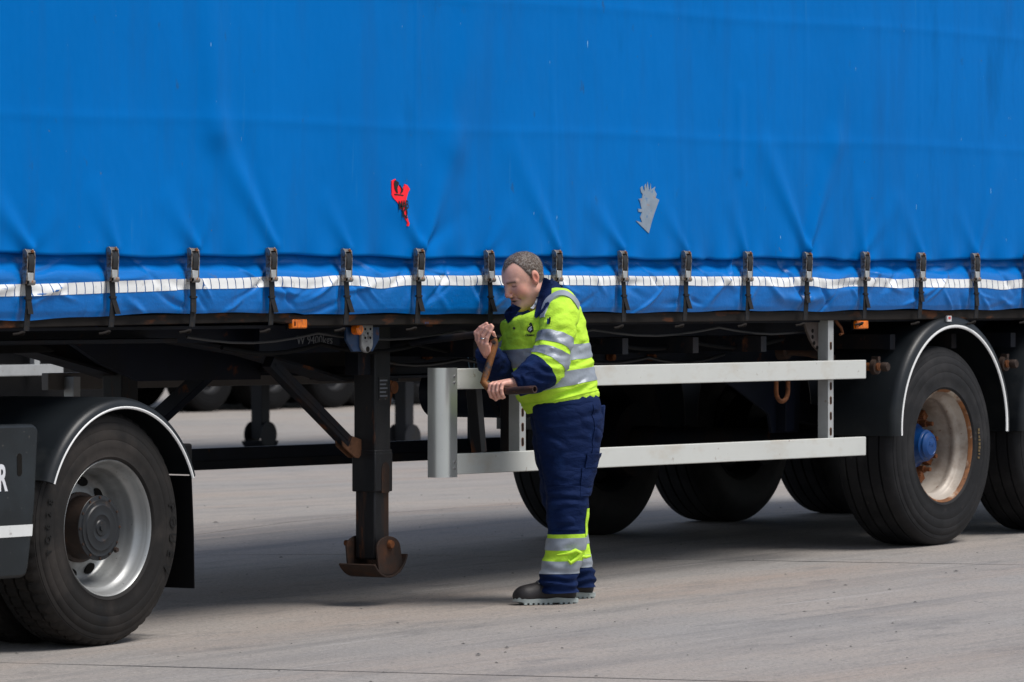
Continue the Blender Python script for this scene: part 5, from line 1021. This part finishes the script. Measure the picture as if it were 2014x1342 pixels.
def body_sdf(P):
    A = lambda x, y, d: Lp(x, y, d); d = cap(P, neck_b, A(1085, 665, YC), .058, .09)
    for a, b, ra, rb in ((A(1085, 665, YC), A(1092, 760, YC), .10, .125), (A(1092, 760, YC), A(1110, 810, YC), .125, .12), (A(1096, 605, .04), A(1078, 718, -.145), .05, .04), (A(1078, 718, -.145), A(1016, 755, -.205), .04, .03), (A(1035, 660, .20), A(984, 728, .11), .045, .04), (A(984, 728, .11), A(957, 692, -.045), .04, .028),
                         (A(1117, 810, .05), A(1117, 965, .03), .085, .065), (A(1117, 965, .03), A(1100, 1140, 0), .06, .036), (A(1110, 810, .20), A(1108, 965, .26), .085, .06), (A(1108, 965, .26), A(1135, 1135, .33), .055, .036)): d = smin(d, cap(P, a, b, ra, rb), .03)
    return d
bV, bF = surface_nets(body_sdf, (-.42, -.36, -.02), (.36, .55, 1.55), .013)
# left hand closed over the grip bar
Gl = [Wl(p) for p in CRANK]; gE, gG = Gl[4], Gl[5]; g = (gG - gE) / np.linalg.norm(gG - gE); up_ = ZV - g * g[2]; up_ /= np.linalg.norm(up_); n1 = np.cross(g, up_); n1 = n1 if n1[1] < 0 else -n1
hc = gE + g * ((Lp(991, 768, -.2) - gE) @ g); wr = Lp(1018, 752, -.205)
def ang(s, al, r): al = math.radians(al); return hc + g * s + (up_ * math.cos(al) + n1 * math.sin(al)) * r
Lfing = []
for k, (s, ln, ra) in enumerate(((-.036, .96, .0098), (-.0125, 1.06, .0102), (.0115, 1.0, .0098), (.034, .86, .0086))):
    Lfing.append([(ang(s * .96, 12, .036), ra * 1.12), (ang(s, 42 * ln, .0395), ra * 1.12), (ang(s, 88 * ln, .034), ra * 1.0), (ang(s * .98 - .001, 138 * ln, .0305), ra * .95), (ang(s * .96 - .002, 185 * ln, .0295), ra * .86)])
thumb = [(wr * .45 + ang(-.020, -40, .035) * .55, .0135), (ang(-.040, -95, .033), .0125), (ang(-.034, -150, .031), .011), (ang(-.022, 168, .036), .0095)]
def chain(P, ch, k=.004):
    d = None
    for (a, ra), (b, rb) in zip(ch[:-1], ch[1:]): c = cap(P, a, b, ra, rb); d = c if d is None else smin(d, c, k)
    return d
def lhand(P):
    mid = [f[0][0] for f in Lfing]; d = cap(P, wr * .75 + mid[1] * .25, mid[0], .021, .0125)
    for m_ in mid[1:]: d = smin(d, cap(P, wr * .8 + m_ * .2, m_, .021, .0125), .006)
    d = smin(d, cap(P, Lp(1034, 747, -.197), wr, .025, .0245), .012)
    for f in Lfing: d = smin(d, chain(P, f), .0030)
    return smin(d, chain(P, thumb), .005)
lV, lF = surface_nets(lhand, hc - .10, np.maximum(hc + .08, wr + .075), .0022)
# right hand held open behind the crank, fingers up
A = lambda x, y, d: Lp(x, y, d - .085)
rw = A(957, 694, -.055); pc = A(948, 672, -.085)
Rf = [[(A(939, 668, -.075), .0112), (A(936, 655, -.078), .0108), (A(945, 645, -.088), .0098), (A(957, 637, -.098), .0082)], [(A(943, 671, -.087), .0112), (A(942, 658, -.092), .0108), (A(951, 647, -.103), .0098), (A(961, 641, -.112), .0082)],
      [(A(949, 674, -.099), .0110), (A(950, 661, -.106), .0105), (A(958, 649, -.115), .0095), (A(966, 640, -.120), .0080)], [(A(956, 677, -.108), .0100), (A(958, 665, -.116), .0092), (A(964, 653, -.121), .0085), (A(969, 643, -.122), .0072)]]
Rt = [(A(960, 686, -.06), .014), (A(968, 676, -.05), .0125), (A(972, 664, -.06), .011), (A(970, 655, -.08), .0092)]
def rhand(P):
    d = None
    for f in Rf: c = cap(P, rw * .7 + f[0][0] * .3, f[0][0], .020, .0125); d = c if d is None else smin(d, c, .006)
    d = smin(d, cap(P, A(964, 706, -.015), rw, .026, .022), .012)
    for f in Rf: d = smin(d, chain(P, f), .0022)
    return smin(d, chain(P, Rt), .006)
rV, rF = surface_nets(rhand, A(922, 715, -.15), A(985, 625, .03), .0022)
def hairline(q): x = q[:, 0]; ay = np.abs(q[:, 1]); return np.interp(x, [-.11, -.085, -.03, -.012, .008, .022, .04, .062, .08, .11], [-.055, -.05, -.030, .022, .004, .040, .095, .112, .114, .110]) - .046 * np.clip((.036 - ay) / .036, 0, 1) * (x > .04)
def tone(V, kind):
    c = np.tile(np.array([.72, .40, .31]), (len(V), 1)); nz_ = np.array([mnoise.noise(Vector(v) * 60) for v in V]); c *= (1 + .10 * nz_)[:, None]
    def mx(col, w): nonlocal c; w = np.clip(w, 0, 1)[:, None]; c = c * (1 - w) + np.array(col) * w
    if kind == 'head':
        q = toH(V); a = q.copy(); a[:, 1] = np.abs(a[:, 1]); gs = lambda ctr, s: np.exp(-(((a - np.array(ctr)) / np.array(s))**2).sum(1))
        mx((.60, .20, .15), .8 * gs((.112, 0, -.034), (.02, .018, .02))); mx((.62, .22, .16), .7 * gs((.065, .05, -.03), (.035, .025, .03))); mx((.58, .16, .11), .9 * gs((-.01, .088, .0), (.022, .012, .032)))
        mx((.30, .215, .185), .55 * gs((.06, .0, -.09), (.045, .06, .030)) * (a[:, 2] < -.05)); mx((.33, .12, .10), .8 * gs((.096, .0, -.060), (.012, .026, .0055)) + .8 * gs((.092, 0, -.080), (.012, .022, .006))); mx((.03, .010, .010), 1.3 * gs((.088, 0, -.0695), (.012, .020, .004)))
        hz = hairline(q) - q[:, 2]; mx((.20, .145, .12), .6 * np.exp(-np.clip(hz, 0, 1) / .007) * (a[:, 0] < .12) * (a[:, 1] < .079)); br = np.exp(-((a[:, 2] - .022 + .15 * np.maximum(a[:, 1] - .035, 0)) / .0055)**2) * (a[:, 1] > .012) * (a[:, 1] < .052) * (a[:, 0] > .06); mx((.085, .06, .048), .85 * br)
        mx((.12, .06, .05), 1.0 * np.exp(-((a[:, 2] - .0005) / .0028)**2) * (np.abs(a[:, 1] - .034) < .013) * (a[:, 0] > .07))
    else:
        mx((.52, .22, .17), .5 * np.clip(nz_ * 1.5 + .3, 0, 1))
    return c
allV, allF, allC = [], [], []; o = 0
for V, F, k in ((hV, hF, 'head'), (bV, bF, 'b'), (lV, lF, 'b'), (rV, rF, 'b')): allV.append(V); allF.append(F + o); allC.append(tone(V, k)); o += len(V)
V = np.concatenate(allV); me = bpy.data.meshes.new('body'); me.from_pydata(V.tolist(), [], np.concatenate(allF).tolist()); me.materials.append(M['skin'])
at_ = me.attributes.new('tone', 'FLOAT_COLOR', 'POINT'); at_.data.foreach_set('color', np.concatenate([np.concatenate(allC), np.ones((len(V), 1))], 1).astype(np.float32).ravel())
me.polygons.foreach_set('use_smooth', [True] * len(me.polygons)); me.update(); body = link('body', me, person)
mb = MB(); c0, c1 = Rf[2][0][0], Rf[2][1][0]; ax_ = Vector(c1 - c0).normalized(); mid = Vector(c0 * .35 + c1 * .65); u = ax_.orthogonal().normalized(); w = ax_.cross(u)
mb.rings([[mid + ax_ * h_ + (u * math.cos(t) + w * math.sin(t)) * .0122 for t in np.linspace(0, 2*math.pi, 21)[:-1]] for h_ in (-.003, .003)], True, False); rg_ = link('finger_ring', mb.mesh('finger_ring', [M['silver']]), body); rg_.modifiers.new('s', 'SOLIDIFY').thickness = .0015
# cropped hair: a thin cap and many short strands over it
qH = toH(hV); nH = np.zeros_like(hV); tri = hV[hF]; fn_ = np.cross(tri[:, 1] - tri[:, 0], tri[:, 2] - tri[:, 0])
for k in range(4): np.add.at(nH, hF[:, k], fn_)
nH /= np.maximum(np.linalg.norm(nH, axis=1, keepdims=True), 1e-12)
cen = HC + RH.T @ (np.array([-.005, 0, .02]) * HS); sg = np.sign(((hV - cen) * nH).sum()); nH *= sg
jit = np.array([mnoise.noise(Vector(v) * 90) + 1.2 * mnoise.noise(Vector(v) * 330) for v in hV]) * .008; ear_out = np.abs(qH[:, 1]) > .0785
isH = (qH[:, 2] > hairline(qH) + jit) & ~(ear_out & (qH[:, 2] < .04))
keep = isH[hF].all(1); used = np.unique(hF[keep]); remap = -np.ones(len(hV), int); remap[used] = np.arange(len(used)); rgh = np.random.default_rng(2)
edge = np.clip((qH[:, 2] - hairline(qH)) / .02, 0, 1); mb = MB(); mb.add(hV[used] + nH[used] * (.0004 + .0036 * edge[used])[:, None], remap[hF[keep]])
hr = link('hair', mb.mesh('hair', [M['hair']], True, 80), person)
mb = MB(); pick = rgh.choice(used, 5200)
for i in pick:
    p = hV[i] + nH[i] * .002 + rgh.normal(0, .001, 3); tdir = -hf * .9 + rgh.normal(0, .35, 3) - hu * .25 * (qH[i, 2] < .06) + np.sign(qH[i, 1]) * hl * .2; tdir -= nH[i] * (tdir @ nH[i]); tdir /= max(np.linalg.norm(tdir), 1e-6)
    ln = rgh.uniform(.006, .013) * (.5 + .5 * edge[i]); sd_ = np.cross(nH[i], tdir) * rgh.uniform(.0006, .0011); tip = p + tdir * ln + nH[i] * ln * rgh.uniform(.15, .55); mb.add([p - sd_, p + sd_, tip], [(0, 1, 2)])
st_ = mb.mesh('strands', [M['hair']], False); so_ = link('strands', st_, hr); so_['kind'] = 'stuff'
